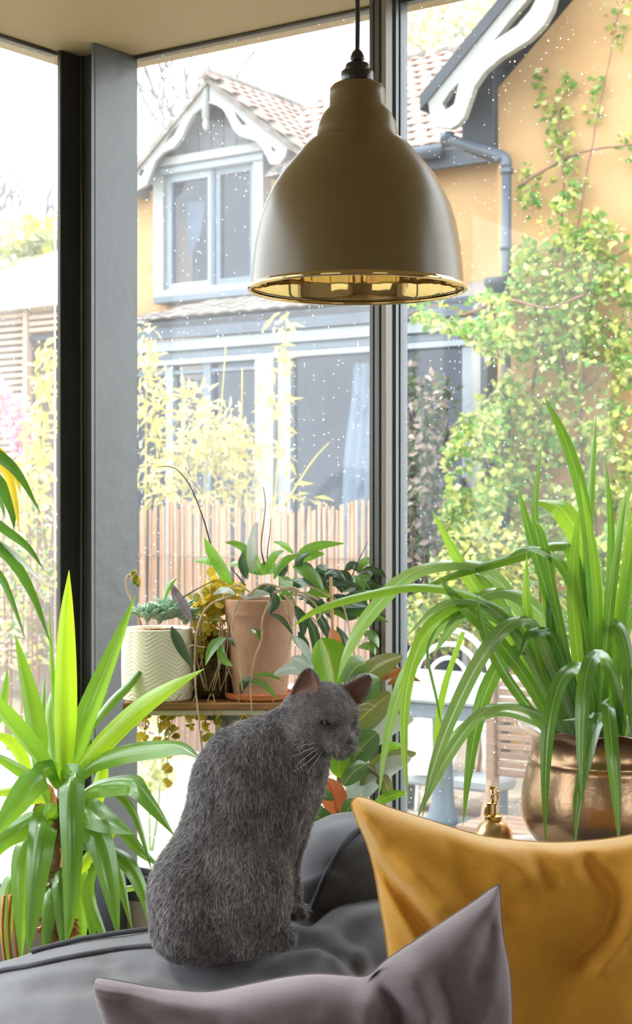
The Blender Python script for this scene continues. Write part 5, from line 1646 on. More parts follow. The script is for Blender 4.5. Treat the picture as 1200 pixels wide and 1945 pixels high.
# ================================================================== HOUSE PLANTS
def prof_w(kind, t):
    if kind == 'strap':
        return (.62 + .38 * min(1, t / .35)) * (1 if t < .62 else max(.03, 1 - ((t - .62) / .38) ** 1.7))
    if kind == 'yucca':
        return (.55 + .45 * min(1, t / .3)) * (1 if t < .4 else max(.02, 1 - ((t - .4) / .6) ** 1.9))
    if kind == 'oval':
        return max(.03, math.sin(math.pi * min(1, t * .97 + .015)) ** .62)
    if kind == 'lance':
        return max(.03, math.sin(math.pi * min(1, (t * .96 + .02) ** .85)) ** .9)
    return 1.
def g_leaf(pts, w, kind='strap', roll=35., fold=.18, n=18, thick=.0, twist=0., curl=0., arch=0.):
    """blade along a 3-D midrib; roll turns the blade about its midrib away from facing the window wall"""
    q = [Vector(v) for v in smooth_pts([tuple(p) for p in pts], n)]
    vs, fs, uv = [], [], []
    K = 5
    for i, p in enumerate(q):
        t = i / (n - 1)
        tg = (q[min(i + 1, n - 1)] - q[max(i - 1, 0)]).normalized()
        s0 = tg.cross(Vector((0, 1, 0)))
        if s0.length < 1e-4: s0 = Vector((1, 0, 0))
        s0.normalize(); n0 = s0.cross(tg).normalized()
        hz = min(1., abs(tg.x) / max(.2, math.hypot(tg.x, tg.z)))
        a = math.radians((roll + twist * t) * (1 - hz * hz) + arch * math.copysign(hz * hz, tg.x))
        s = s0 * math.cos(a) + n0 * math.sin(a); nn = s.cross(tg).normalized()
        ww = w * prof_w(kind, t) * .5
        for k in range(K):
            x = (k - 2) / 2
            vs.append(p + s * (x * ww) + nn * (fold * abs(x) * ww * 2 + curl * (x * x) * ww))
            uv.append((k / 4, t))
    for i in range(n - 1):
        for k in range(K - 1):
            a = i * K + k
            fs.append((a, a + 1, a + K + 1, a + K))
    return vs, fs, uv
def add_leaf(T, path, wpx, m, kind='strap', roll=None, fold=.18, d0=2.5, n=18, name='leaf', twist=0., parent=None, dd=None, label=None, curl=0., arch=0.):
    """path: photo points (x, y[, depth offset])"""
    L = len(path); pts = []
    amp = random.uniform(-.04, .04) if dd is None else dd
    for i, q in enumerate(path):
        off = q[2] if len(q) > 2 else amp * i / (L - 1)
        pts.append(P(q[0], q[1], d0 + off))
    r = random.uniform(-38, 38) if roll is None else roll
    w = wpx * pxm(d0) / max(.5, math.cos(math.radians(r))) * (1.06 if arch > 40 else 1)
    return T.part(name, g_leaf(pts, w, kind, r, fold, n, twist=twist, curl=curl, arch=arch), m, parent=parent, label=label)
def px_tube(path, d0, r, n=24, seg=6, taper=.6):
    pts = [P(q[0], q[1], d0 + (q[2] if len(q) > 2 else 0)) for q in path]
    q = smooth_pts([tuple(p) for p in pts], n)
    return g_tube(q, [r * (1 - (1 - taper) * i / (n - 1)) for i in range(n)], seg)

M_yuc = LF('yucca_leaf', (72, 128, 44), (96, 150, 54), trans=.42, rough=.32, stripe=.07, tcol=sr((178, 222, 40)), coat=1., spec=.9, rnd=.16)
M_yuc_b = LF('yucca_young_leaf', (140, 190, 44), (166, 210, 56), trans=.62, rough=.35, stripe=.06, tcol=sr((214, 244, 40)), coat=1., spec=.9, rnd=.1)
M_cym = LF('strap_leaf_green', (52, 104, 42), (78, 130, 52), trans=.36, rough=.30, stripe=.10, rib=sr((150, 190, 100)), tcol=sr((160, 214, 50)), coat=1., spec=.9, rnd=.2)
M_cym_b = LF('strap_leaf_bright', (108, 164, 52), (134, 186, 66), trans=.52, rough=.32, stripe=.08, rib=sr((176, 212, 110)), tcol=sr((186, 226, 56)), coat=1., spec=.9, rnd=.12)
M_cym_sheen = LF('strap_leaf_sheen', (124, 164, 92), (152, 186, 118), trans=.38, rough=.28, coat=1., spec=.9, stripe=.12, rib=sr((196, 214, 160)), tcol=sr((170, 214, 90)), rnd=.12)  # paler copy for arching leaves, white sky sheen painted into the colour
M_rub = LF('rubber_leaf_green', (62, 92, 62), (84, 112, 78), trans=.22, rough=.22, rib=sr((150, 150, 84)), tcol=sr((130, 180, 30)), coat=1., spec=.9, rnd=.15)
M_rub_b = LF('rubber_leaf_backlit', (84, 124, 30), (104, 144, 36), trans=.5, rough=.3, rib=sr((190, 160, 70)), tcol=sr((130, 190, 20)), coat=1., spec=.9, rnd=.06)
M_rub_o = LF('rubber_leaf_young_orange', (176, 96, 58), (196, 144, 88), trans=.30, rough=.3, rib=sr((150, 60, 40)), tcol=sr((222, 112, 56)), rnd=.05)
M_rub_k = LF('rubber_leaf_olive', (98, 106, 62), (118, 126, 76), trans=.3, rough=.3, rib=sr((176, 160, 96)), tcol=sr((140, 150, 50)), coat=1., spec=.9, rnd=.08)
M_hoy = LF('wax_leaf_green', (76, 124, 50), (104, 150, 62), trans=.4, rough=.3, rib=sr((130, 170, 90)), tcol=sr((150, 206, 50)), coat=1., spec=.9, rnd=.2)
M_hoy_d = LF('wax_leaf_dark', (48, 80, 52), (68, 100, 66), trans=.25, rough=.28, rib=sr((100, 130, 84)), coat=1., spec=.9, rnd=.15)
M_leaf_sheen = LF('pale_sheen_leaf', (176, 192, 176), (206, 216, 204), trans=.3, rough=.25, coat=1., spec=.9, rnd=.08)  # whitish leaves, glossy sheen put into the pale base colour
M_vine = mat('pale_brown_vine', sr((176, 150, 118)), sr((210, 188, 156)), 40, rough=.7)
M_vine_d = mat('dark_tendril', sr((52, 44, 44)), sr((78, 66, 62)), 40, rough=.7)
M_soil = mat('dark_potting_soil', sr((58, 42, 32)), sr((92, 70, 54)), 60, rough=.95, bump=.8, bscale=150)
M_grit = mat('orange_grit', sr((170, 118, 88)), sr((206, 164, 134)), 160, rough=.9, bump=.8, bscale=200)
M_terra = mat('terracotta', sr((184, 140, 112)), sr((200, 160, 134)), 7, rough=.85, bump=.15, bscale=80, detail=6)
M_terra_o = mat('orange_terracotta', sr((190, 106, 58)), sr((206, 124, 74)), 9, rough=.8)
M_trunk = mat('yucca_trunk', sr((120, 96, 66)), sr((152, 124, 88)), 30, rough=.9, bump=.6, bscale=60, stretch=(1, 1, 4))
M_dry = mat('dry_leaf_base', sr((176, 110, 60)), sr((200, 140, 84)), 30, rough=.9)

# ---------------------------------------------------------------- yucca at the left
YD = 2.62
yu = Thing('yucca_plant', 'large green yucca with arching sword leaves at lower left', 'plant', Vector((P(112, 972, YD).x, YD, 0)))
yb = yu.b
yu.part('pot', g_lathe([(.001, .0), (.11, .0), (.12, .02), (.15, .27), (.158, .275), (.158, .31), (.145, .31), (.142, .27), (.001, .265)], yb, 40), mat('dark_grey_planter', (.06, .06, .065), (.08, .08, .085), 6, rough=.6), smooth='auto')
yu.part('trunk', px_tube([(116, 2200), (112, 1900), (106, 1700), (108, 1580), (110, 1515)], YD, .020, taper=.75, seg=12), M_trunk)
for i in range(26):
    yy = 1500 + i * 13
    a = i * 2.4
    c = P(108, yy, YD)
    tip = c + Vector((math.cos(a) * .035, math.sin(a) * .035, .022))
    yu.part('leaf_scar', g_leaf([c + Vector((math.cos(a) * .016, math.sin(a) * .016, -.012)), (c + tip) / 2 + Vector((math.cos(a) * .01, math.sin(a) * .01, 0)), tip], .034, 'lance', a * 50, .1, 6), M_dry)
YL = [  # path, width, young?, roll
    ([(120, 1500, 0), (120, 1400, -.02), (121, 1300, -.04), (124, 1180, -.06), (131, 1083, -.08)], 42, 1, 8), ([(128, 1490, 0), (146, 1420, .0), (172, 1345, 0), (215, 1240, .02), (258, 1128, .04)], 36, 0, -28),
    ([(132, 1485, 0), (180, 1420, -.02), (250, 1350, -.05), (318, 1304, -.08), (388, 1270, -.10)], 40, 1, 22), ([(165, 1390, .02), (205, 1335, .04), (250, 1290, .05), (286, 1242, .06)], 17, 0, 45),
    ([(72, 1470, .04), (68, 1400, .03), (52, 1310, .02), (28, 1203, 0)], 38, 0, 10), ([(108, 1500, 0), (75, 1445, -.03), (30, 1385, -.06), (-20, 1325, -.1), (-60, 1270, -.14)], 28, 0, 40),
    ([(102, 1545, 0), (70, 1490, -.03), (20, 1452, -.05), (-50, 1415, -.08)], 20, 0, 30), ([(106, 1480, .02), (104, 1380, .03), (98, 1280, .03), (92, 1150, .03)], 13, 0, 20), ([(70, 1440, .06), (78, 1360, .07), (84, 1280, .08)], 12, 0, 30),
    ([(140, 1480, 0), (180, 1445, -.03), (240, 1424, -.08), (310, 1416, -.14), (350, 1420, -.17), (383, 1442, -.2)], 26, 0, 50), ([(150, 1512, 0), (180, 1494, -.04), (230, 1484, -.08), (260, 1492, -.12), (300, 1540, -.15), (332, 1588, -.16)], 28, 0, 48),
    ([(128, 1500, 0), (132, 1476, -.06), (134, 1478, -.10), (135, 1540, -.13), (136, 1640, -.14), (132, 1740, -.14), (124, 1800, -.13)], 44, 0, 4), ([(112, 1560, 0), (94, 1552, -.06), (78, 1568, -.10), (68, 1640, -.12), (58, 1740, -.12), (53, 1815, -.11)], 50, 0, -12),
    ([(100, 1590, 0), (62, 1590, -.05), (42, 1640, -.08), (40, 1740, -.09), (40, 1835, -.08)], 36, 0, 14), ([(128, 1560, 0), (165, 1568, -.05), (192, 1600, -.08), (212, 1690, -.10), (226, 1790, -.10)], 46, 0, 16),
    ([(140, 1600, .02), (190, 1600, -.02), (222, 1650, -.05), (252, 1770, -.06)], 28, 0, 20), ([(126, 1545, 0), (160, 1534, -.05), (205, 1556, -.09), (253, 1584, -.12)], 36, 0, 50), ([(150, 1545, .02), (215, 1560, -.02), (262, 1612, -.05), (306, 1648, -.06)], 22, 0, -20),
    ([(150, 1600, 0), (205, 1614, -.03), (246, 1640, -.06), (274, 1700, -.07), (290, 1775, -.07)], 28, 0, 26), ([(110, 1540, 0), (70, 1552, -.05), (20, 1585, -.10), (-30, 1650, -.12)], 34, 0, 44), ([(112, 1480, 0), (80, 1470, -.05), (30, 1530, -.10), (-20, 1600, -.12)], 40, 0, 36),
    ([(112, 1640, 0), (114, 1680, -.05), (118, 1750, -.06), (124, 1830, -.06)], 28, 0, 10), ([(104, 1650, 0), (90, 1700, -.04), (84, 1760, -.04), (84, 1830, -.04)], 30, 0, -30), ([(140, 1590, .05), (178, 1520, .06), (192, 1470, .06), (196, 1425, .06)], 30, 1, 10),
    ([(142, 1660, .02), (170, 1630, .0), (196, 1600, .0), (222, 1578, .0)], 26, 1, -14), ([(-30, 1420, .1), (-5, 1360, .08), (8, 1310, .06), (14, 1268, .05)], 18, 0, 10), ([(60, 1500, .06), (40, 1440, .06), (10, 1400, .06), (-30, 1390, .06)], 22, 1, 20),
    ([(90, 1520, .06), (60, 1510, .06), (20, 1500, .06), (-40, 1510, .06)], 26, 1, 30), ([(180, 1640, .0), (170, 1700, .0), (190, 1760, .0), (220, 1830, .0)], 20, 0, 20), ([(150, 1650, .05), (170, 1720, .05), (176, 1800, .05)], 26, 0, 0),
    ([(220, 1690, -.02), (250, 1685, -.04), (290, 1680, -.05)], 12, 1, 20), ([(130, 1480, .08), (150, 1420, .1), (175, 1360, .1), (205, 1310, .1)], 26, 0, 12), ([(105, 1480, .08), (92, 1400, .1), (96, 1330, .1), (118, 1265, .1)], 24, 0, 30),
    ([(158, 1640, .08), (150, 1700, .08), (152, 1770, .08), (150, 1840, .08)], 34, 0, 14), ([(58, 1640, .06), (20, 1680, .04), (10, 1760, .03), (14, 1840, .03)], 34, 0, 5), ([(204, 1500, .0), (236, 1516, -.03), (262, 1560, -.05), (290, 1660, -.06)], 14, 0, 30)]
for path, w, yg, rl in YL:
    add_leaf(yu, path, w, M_yuc_b if yg else M_yuc, 'yucca', rl, .30, YD, 20, arch=46.)
for x in (8, 20, 32):
    yu.part('dry_leaf', px_tube([(x, 1700), (x - 4, 1770), (x + 4, 1850), (x, 1900)], YD - .02, .0035, 8, 5), M_dry)

# ---------------------------------------------------------------- tall plant whose leaves hang in at the left edge
DD = 2.50
dr_ = Thing('dracaena_plant', 'drooping dark green leaves with one yellow leaf at the left edge', 'plant', Vector((P(-150, 972, DD).x, DD, 0)))
dr_.part('stem', px_tube([(-150, 2400), (-145, 1500), (-130, 1000), (-110, 880)], DD, .014, 20, 8), M_trunk)
dr_.part('pot', g_lathe([(.001, 0), (.09, 0), (.115, .22), (.12, .22), (.12, .24), (.001, .24)], dr_.b, 28), M_terra, smooth='auto')
M_drac = LF('drooping_leaf_dark', (54, 104, 40), (72, 126, 48), trans=.3, rough=.3, stripe=.06, tcol=sr((150, 200, 50)), rnd=.15)
M_dracy = LF('drooping_leaf_yellow', (226, 196, 30), (240, 214, 60), trans=.5, rough=.4, stripe=.05, rnd=.05)
for path, w, mt_ in (([(-110, 880), (-60, 840), (0, 868), (38, 905), (77, 975)], 22, M_drac), ([(-110, 900), (-40, 890), (2, 925), (22, 965), (27, 1006)], 26, M_drac), ([(-110, 880), (-30, 860), (10, 895), (28, 950), (37, 1015)], 18, M_dracy), ([(-110, 880), (-20, 850), (15, 875), (34, 920), (39, 940)], 10, M_dracy),
                     ([(-110, 960), (-40, 975), (15, 1010), (55, 1042), (83, 1082)], 17, M_drac), ([(-110, 1000), (-30, 1018), (25, 1052), (60, 1085), (78, 1104)], 11, M_leaf_sheen), ([(-110, 1000), (-40, 1020), (15, 1055), (60, 1125), (97, 1225)], 23, M_drac), ([(-110, 1040), (-40, 1060), (0, 1095), (25, 1150), (47, 1210)], 15, M_drac), ([(-100, 900), (-30, 930), (0, 955), (10, 985)], 12, M_drac)):
    add_leaf(dr_, path, w, mt_, 'yucca', random.uniform(-25, 25), .12, DD, 18, dd=-.06)

for j in range(16):                               # the rest of the crown, beyond the left edge of the picture
    a = 1.2 + j * .29; zz = DD
    ca, sa = math.cos(a), math.sin(a)
    c0 = P(-112, 880 + j * 9, DD)
    Lr = random.uniform(.14, .19)
    pts_ = [c0 + Vector((ca * Lr * t, sa * Lr * t, .05 * math.sin(t * 2.6) - .17 * t * t)) for t in (0, .25, .5, .75, 1)]
    dr_.part('leaf', g_leaf(pts_, .019, 'yucca', random.uniform(-25, 25), .14, 14, arch=40.), M_drac)

# ---------------------------------------------------------------- shelf on an iron stand
SD = 2.74
sz = CH - (1326 - CY) / FPX * SD
M_plank = mat('brown_plank', sr((122, 84, 50)), sr((164, 116, 72)), 6, rough=.6, stretch=(2, 12, 30), detail=6)
M_plankp = mat('pale_ply_edge', sr((190, 178, 156)), sr((206, 196, 174)), 8, rough=.7)
M_iron = mat('grey_green_iron', sr((96, 100, 92)), sr((124, 128, 118)), 14, rough=.5, bump=.2, bscale=60)
st = Thing('plant_shelf', 'brown wooden plank shelf on a grey-green iron stand', 'shelf', Vector((P(430, 972, SD).x, SD, 0)))
xa, xb = P(234, 0, SD - .06).x, P(600, 0, SD - .06).x
st.part('plank', g_bbox(((xa + xb) / 2, SD, sz - .006), (xb - xa, .145, .012), b=.002), M_plank, smooth='auto')
st.part('underboard', g_bbox(((xa + xb) / 2 + .02, SD, sz - .017), (xb - xa - .05, .135, .009), b=.001), M_plankp, smooth='auto')
cx_ = P(428, 0, SD).x
st.part('bracket', g_bbox((cx_, SD, sz - .027), (.10, .09, .012), b=.003), M_iron, smooth='auto')
st.part('column', g_lathe([(.018, sz - .033), (.018, sz - .060), (.0225, sz - .062), (.0225, sz - .16), (.028, sz - .165), (.028, sz - .2), (.02, sz - .21), (.02, .35)], (cx_, SD, 0), 20), M_iron, smooth='auto')
st.part('cross_plate', g_lathe([(.02, sz - .125), (.05, sz - .128), (.055, sz - .14), (.02, sz - .15)], (cx_, SD, 0), 20), M_iron, smooth='auto')
for a in (2.9, -.2, 1.2, 4.6):
    e = Vector((cx_ + math.cos(a) * .23, SD + math.sin(a) * .11, .0))
    s_ = Vector((cx_ + math.cos(a) * .045, SD + math.sin(a) * .03, sz - .135))
    st.part('leg', g_tube([s_, s_ * .55 + e * .45, e], .009, 8), M_galv)

# white pot with succulents
WP = Thing('succulent_pot', 'white textured pot of succulents at the left end of the shelf', 'potted plant', Vector((P(299, 972, SD - .01).x, SD - .01, sz)))
k = pxm(SD - .01)
def chev(w, i, r, z):
    ph = (w * 7 / math.pi) % 2
    tri_ = abs(ph - 1)
    return (r + (.00045 * math.sin(900 * (z - sz) + tri_ * 14) if 3 <= i < 154 else 0), z)
prof = [(.001, 0), (.058, 0), (.0605, .003)] + [(.0605 + .0012 * math.sin(j / 150 * math.pi), .004 + j / 150 * .114) for j in range(151)] + [(.0613, .121), (.0600, .123), (.0575, .122), (.0570, .112), (.001, .110)]
M_ceram = mat('glazed_cream_ceramic', sr((232, 226, 196)), sr((240, 236, 210)), 5, rough=.35, coat=.3)
WP.part('pot', g_lathe([(r, z + sz) for r, z in prof], (WP.b.x, WP.b.y, 0), 252, wob=chev), M_ceram)
WP.part('grit', g_lathe([(.0568, sz + .1125), (.045, sz + .117), (.02, sz + .119), (.001, sz + .119)], (WP.b.x, WP.b.y, 0), 30, wob=lambda w, i, r, z: (r, z + .003 * math.sin(w * 9 + i * 4))), M_grit)
M_succ = LF('succulent_leaf', (150, 188, 158), (184, 214, 188), trans=.2, rough=.5, rnd=.15)
suc_me = make_mesh('fleshy_leaf', g_ball((0, .5, 0), (.19, .5, .10), 8, 6), M_succ)
for (sx, sy, sr_, lean) in ((280, 1174, .044, -.35), (326, 1168, .056, .25), (303, 1178, .036, 0), (352, 1180, .030, .5)):
    c = P(sx, sy, SD - .01 + random.uniform(-.02, .02))
    ro = WP.part('rosette', g_ball(c, .006, 10, 6), M_succ)
    for j in range(26):
        a = j * 2.39996; el = .25 + 1.1 * (j / 26) ** .9
        dv = Vector((math.cos(a) * math.cos(el), math.sin(a) * math.cos(el), math.sin(el)))
        dv = (dv + Vector((lean, -.5, 0)) * .45).normalized()
        sd2, n2 = frame_of(dv)
        L_ = sr_ * (1 - .5 * j / 26)
        WP.inst('fleshy_leaf', suc_me, c, Matrix((sd2, dv, n2)).transposed(), (L_ * 1.05, L_, L_ * .8), parent=ro)
WP.part('flower_stalk', px_tube([(268, 1188), (256, 1155), (243, 1125), (239, 1104), (244, 1092), (252, 1092)], SD - .03, .0022, 18, 6, .6), mat('pinkish_stalk', sr((206, 170, 150)), sr((220, 190, 170)), 20, rough=.7))
M_yfl = LF('small_yellow_flower', (240, 200, 70), (250, 222, 120), trans=.4, rough=.6, rnd=.12)
for j in range(16):
    c = P(246 + 14 * random.random() + j * .5, 1086 + j * 1.7 + random.uniform(-3, 3), SD - .03)
    WP.part('flower', g_ball(c, (.0032, .0032, .0045), 8, 5), M_yfl if j % 3 else M_ivy2)

# terracotta pot with a wax plant
HD = SD - .005
HP = Thing('wax_plant', 'terracotta pot with a trailing wax plant on the shelf', 'potted plant', Vector((P(494, 972, HD).x, HD, sz)))
hx = (HP.b.x, HP.b.y, 0)
hz = lambda y: CH - (y - CY) / FPX * HD
hr = lambda r: r * pxm(HD)
HP.part('saucer', g_lathe([(.001, sz), (hr(60), sz), (hr(66), sz + .004), (hr(68), sz + .012), (hr(65), sz + .013), (hr(62), sz + .006), (.001, sz + .006)], hx, 48), M_terra_o, smooth='auto')
HP.part('pot', g_lathe([(.001, sz + .006), (hr(50), sz + .006), (hr(53), hz(1304)), (hr(58), hz(1250)), (hr(62.5), hz(1190)), (hr(64), hz(1172)), (hr(66.5), hz(1168)), (hr(67), hz(1163)), (hr(68), hz(1150)), (hr(69.5), hz(1143)), (hr(69), hz(1138)), (hr(65), hz(1137)), (hr(63), hz(1142)), (hr(61), hz(1150)), (.001, hz(1150))], hx, 64), M_terra, smooth='auto')
HP.part('soil', g_lathe([(hr(61), hz(1149)), (hr(40), hz(1143)), (.001, hz(1140))], hx, 32), M_soil)
HL = [([(440, 1112), (424, 1085), (402, 1050), (388, 1022)], 23, 0), ([(425, 1074), (400, 1066), (385, 1064), (369, 1067)], 15, 0), ([(492, 1092), (482, 1070), (468, 1050), (456, 1031)], 21, 0), ([(490, 1091), (468, 1078), (450, 1070), (432, 1073)], 15, 0),
      ([(492, 1092), (506, 1078), (520, 1078), (535, 1083)], 23, 0), ([(482, 1056), (466, 1042), (446, 1032), (427, 1030)], 13, 0), ([(558, 1052), (546, 1040), (534, 1032), (518, 1029)], 12, 0), ([(560, 1068), (580, 1046), (612, 1034), (653, 1032)], 22, 0), ([(566, 1069), (582, 1056), (598, 1052), (616, 1052)], 18, 0),
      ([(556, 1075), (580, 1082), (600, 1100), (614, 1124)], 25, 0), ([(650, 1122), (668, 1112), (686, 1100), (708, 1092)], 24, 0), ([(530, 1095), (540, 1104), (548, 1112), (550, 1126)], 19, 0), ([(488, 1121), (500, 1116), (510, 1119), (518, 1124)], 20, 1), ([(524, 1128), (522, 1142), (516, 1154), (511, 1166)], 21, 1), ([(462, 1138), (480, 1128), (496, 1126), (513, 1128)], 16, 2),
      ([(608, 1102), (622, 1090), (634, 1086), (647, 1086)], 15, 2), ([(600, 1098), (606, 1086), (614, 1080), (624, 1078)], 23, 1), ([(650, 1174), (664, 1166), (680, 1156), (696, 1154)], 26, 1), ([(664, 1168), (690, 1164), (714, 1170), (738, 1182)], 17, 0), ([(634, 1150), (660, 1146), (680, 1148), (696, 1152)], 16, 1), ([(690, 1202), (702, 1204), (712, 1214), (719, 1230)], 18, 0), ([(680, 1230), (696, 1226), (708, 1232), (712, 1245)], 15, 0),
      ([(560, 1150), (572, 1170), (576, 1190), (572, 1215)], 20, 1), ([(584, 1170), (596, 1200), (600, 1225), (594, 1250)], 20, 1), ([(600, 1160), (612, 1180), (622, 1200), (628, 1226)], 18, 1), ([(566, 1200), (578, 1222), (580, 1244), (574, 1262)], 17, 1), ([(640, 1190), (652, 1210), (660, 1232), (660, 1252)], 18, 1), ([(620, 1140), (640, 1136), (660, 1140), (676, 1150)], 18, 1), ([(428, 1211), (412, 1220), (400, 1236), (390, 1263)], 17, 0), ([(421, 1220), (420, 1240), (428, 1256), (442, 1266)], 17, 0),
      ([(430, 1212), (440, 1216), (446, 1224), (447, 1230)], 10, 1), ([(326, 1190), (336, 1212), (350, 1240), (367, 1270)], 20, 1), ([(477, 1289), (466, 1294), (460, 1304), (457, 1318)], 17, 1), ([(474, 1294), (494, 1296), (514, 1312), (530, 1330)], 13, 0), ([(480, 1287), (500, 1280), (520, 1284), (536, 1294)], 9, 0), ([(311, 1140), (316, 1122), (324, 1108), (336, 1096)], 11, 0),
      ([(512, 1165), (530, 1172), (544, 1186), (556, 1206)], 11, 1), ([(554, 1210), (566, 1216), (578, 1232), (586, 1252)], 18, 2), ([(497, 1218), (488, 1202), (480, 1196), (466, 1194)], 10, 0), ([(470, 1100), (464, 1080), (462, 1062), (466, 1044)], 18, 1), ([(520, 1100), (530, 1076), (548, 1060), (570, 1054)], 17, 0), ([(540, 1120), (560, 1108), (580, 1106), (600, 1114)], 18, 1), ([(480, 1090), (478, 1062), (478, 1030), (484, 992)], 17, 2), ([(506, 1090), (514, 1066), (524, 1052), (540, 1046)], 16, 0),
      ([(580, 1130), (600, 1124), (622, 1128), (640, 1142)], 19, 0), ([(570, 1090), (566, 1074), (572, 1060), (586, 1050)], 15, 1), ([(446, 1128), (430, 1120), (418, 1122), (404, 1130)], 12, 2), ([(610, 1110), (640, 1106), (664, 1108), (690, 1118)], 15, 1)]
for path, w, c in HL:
    add_leaf(HP, path, w, (M_hoy, M_hoy_d, M_leaf_sheen)[c], 'lance', None, .12, HD - (.074 if path[0][1] > 1125 and path[0][0] < 570 else .02), 12, dd=random.uniform(-.05, .03), arch=30.)
_rl2 = random.Random(5)
for j in range(34):
    x0, y0 = _rl2.uniform(520, 690), _rl2.uniform(1075, 1165)
    a = _rl2.uniform(-.9, .9) + (0 if x0 > 580 else 1.2 * _rl2.choice((-1, 1)))
    L_ = _rl2.uniform(34, 62); sg = _rl2.uniform(.1, .5)
    pth = [(x0 + L_ * t * math.cos(a), y0 + L_ * t * math.sin(a) * .7 - 14 * math.sin(math.pi * t) + 34 * sg * t * t) for t in (0, .35, .7, 1)]
    add_leaf(HP, pth, _rl2.uniform(14, 22), _rl2.choice((M_hoy, M_hoy_d, M_hoy_d)), 'lance', _rl2.uniform(-40, 40), .12, HD - .01, 10, dd=_rl2.uniform(-.05, .05), arch=30.)
add_leaf(HP, [(327, 1110), (338, 1135), (352, 1158), (366, 1184)], 21, mat('dried_dark_leaf', sr((96, 88, 92)), sr((140, 132, 136)), 30, rough=.6), 'lance', 20, .25, HD - .03, 12, name='dried_leaf', label='dried dark curled leaf')
for path, r in (([(448, 1130), (420, 1138), (395, 1152), (378, 1182), (370, 1230), (371, 1300), (378, 1370), (386, 1445)], .0022), ([(456, 1138), (444, 1165), (442, 1195), (454, 1255), (460, 1312)], .0018), ([(512, 1140), (498, 1178), (497, 1214), (484, 1250), (476, 1300), (478, 1356)], .0018),
                ([(552, 1208), (544, 1245), (538, 1290), (536, 1325)], .0014), ([(540, 1130), (556, 1150), (566, 1168), (590, 1172), (600, 1182)], .0026), ([(560, 1128), (590, 1140), (608, 1165), (600, 1180)], .0022), ([(470, 1132), (500, 1110), (540, 1118), (580, 1128), (606, 1140)], .0026), ([(520, 1126), (548, 1116), (566, 1122), (548, 1138), (560, 1156)], .0026),
                ([(480, 1128), (452, 1112), (430, 1122), (424, 1136)], .0018), ([(540, 1140), (548, 1170), (556, 1200), (552, 1215)], .0016), ([(580, 1110), (620, 1130), (650, 1150), (664, 1200), (676, 1260)], .0016), ([(362, 1238), (358, 1232), (366, 1226), (390, 1230)], .0018)):
    HP.part('vine', px_tube(path, HD - .072, r, 26, 6, .7), M_vine)
for path, r in (([(424, 1092), (402, 1040), (386, 985), (362, 925), (338, 894), (318, 886), (298, 888)], .0016), ([(502, 1072), (496, 1040), (499, 1005), (504, 960), (500, 925)], .0014), ([(508, 1072), (508, 1045), (513, 1010), (514, 985)], .0012), ([(348, 1134), (376, 1118), (400, 1106), (420, 1103)], .0014), ([(466, 1112), (448, 1090), (438, 1078)], .0016), ([(662, 1110), (676, 1076), (690, 1046), (699, 1028)], .0012), ([(640, 1190), (656, 1230), (664, 1290)], .0014)):
    HP.part('tendril', px_tube(path, HD - .01, r, 24, 6, .4), M_vine_d)
HP.part('cane', px_tube([(628, 1096), (630, 1150), (633, 1240), (636, 1330)], HD - .06, .0026, 8, 8, 1.), mat('bamboo_cane', sr((196, 150, 104)), sr((212, 172, 126)), 30, rough=.6))

# golden creeping plant between the pots, trailing below the shelf
JD = SD + .03
M_jen = LF('golden_round_leaf', (206, 178, 44), (224, 200, 76), trans=.45, rough=.5, rnd=.2)
M_jen2 = LF('olive_round_leaf', (140, 140, 50), (170, 166, 66), trans=.4, rough=.5, rnd=.2)
JE = Thing('creeping_plant', 'golden small-leaved creeping plant trailing between and below the pots', 'plant', Vector((P(402, 972, JD).x, JD, sz)))
def lump(w, i, r, z):
    return (r * (1 + .22 * mnoise.noise(Vector((math.cos(w) * 2, math.sin(w) * 2, z * 40)))), z)
JE.part('root_mass', g_lathe([(.001, sz + .001), (.040, sz + .002), (.050, sz + .015), (.045, sz + .045), (.040, sz + .08), (.032, sz + .11), (.001, sz + .12)], (JE.b.x, JE.b.y, 0), 36, wob=lump), mat('dark_moss_roots', sr((58, 50, 34)), sr((110, 92, 58)), 70, rough=.95, bump=.9, bscale=120))
pts = np.concatenate([px_blob(405, 1150, JD - .02, 46, 40, .04, 150), px_blob(425, 1120, JD - .02, 40, 30, .04, 80), px_blob(395, 1210, JD - .04, 36, 50, .03, 60)])
foliage(JE, pts, .016, .95, [M_jen, M_jen, M_jen2], single=240, droop=.3, jitter=.3)
for x0, x1, y1, nl in ((300, 268, 1450, 16), (318, 300, 1430, 14), (330, 316, 1490, 18), (345, 322, 1400, 10), (372, 362, 1390, 12), (400, 388, 1400, 14), (404, 412, 1380, 10), (470, 466, 1370, 10), (500, 496, 1385, 12), (515, 522, 1360, 8), (280, 276, 1395, 8), (455, 452, 1395, 10)):
    zoff = -.085
    path = [(x0, 1318, zoff), ((x0 + x1) / 2, 1335, zoff - .005), (x1, y1, zoff)]
    sd_p = JE.part('strand', px_tube(path, JD, .0009, 10, 5, .7), M_vine)
    lp = []
    for j in range(nl):
        t = (j + random.random()) / nl
        yy = 1340 + (y1 - 1340) * t
        xx = (x0 + x1) / 2 + (x1 - (x0 + x1) / 2) * t + random.uniform(-9, 9)
        lp.append(P(xx, yy, JD + zoff + random.uniform(-.008, .008)))
    foliage(JE, np.array([tuple(v) for v in lp]), .0145, .95, [M_jen, M_jen, M_jen2], single=nl, droop=.2, parent=sd_p)
for j in range(14):
    a = random.uniform(360, 450)
    JE.part('root', px_tube([(a, 1180 + random.uniform(-20, 20)), (a + random.uniform(-15, 15), 1240), (a + random.uniform(-25, 25), 1312)], JD - .06, .0012, 10, 5), M_vine)

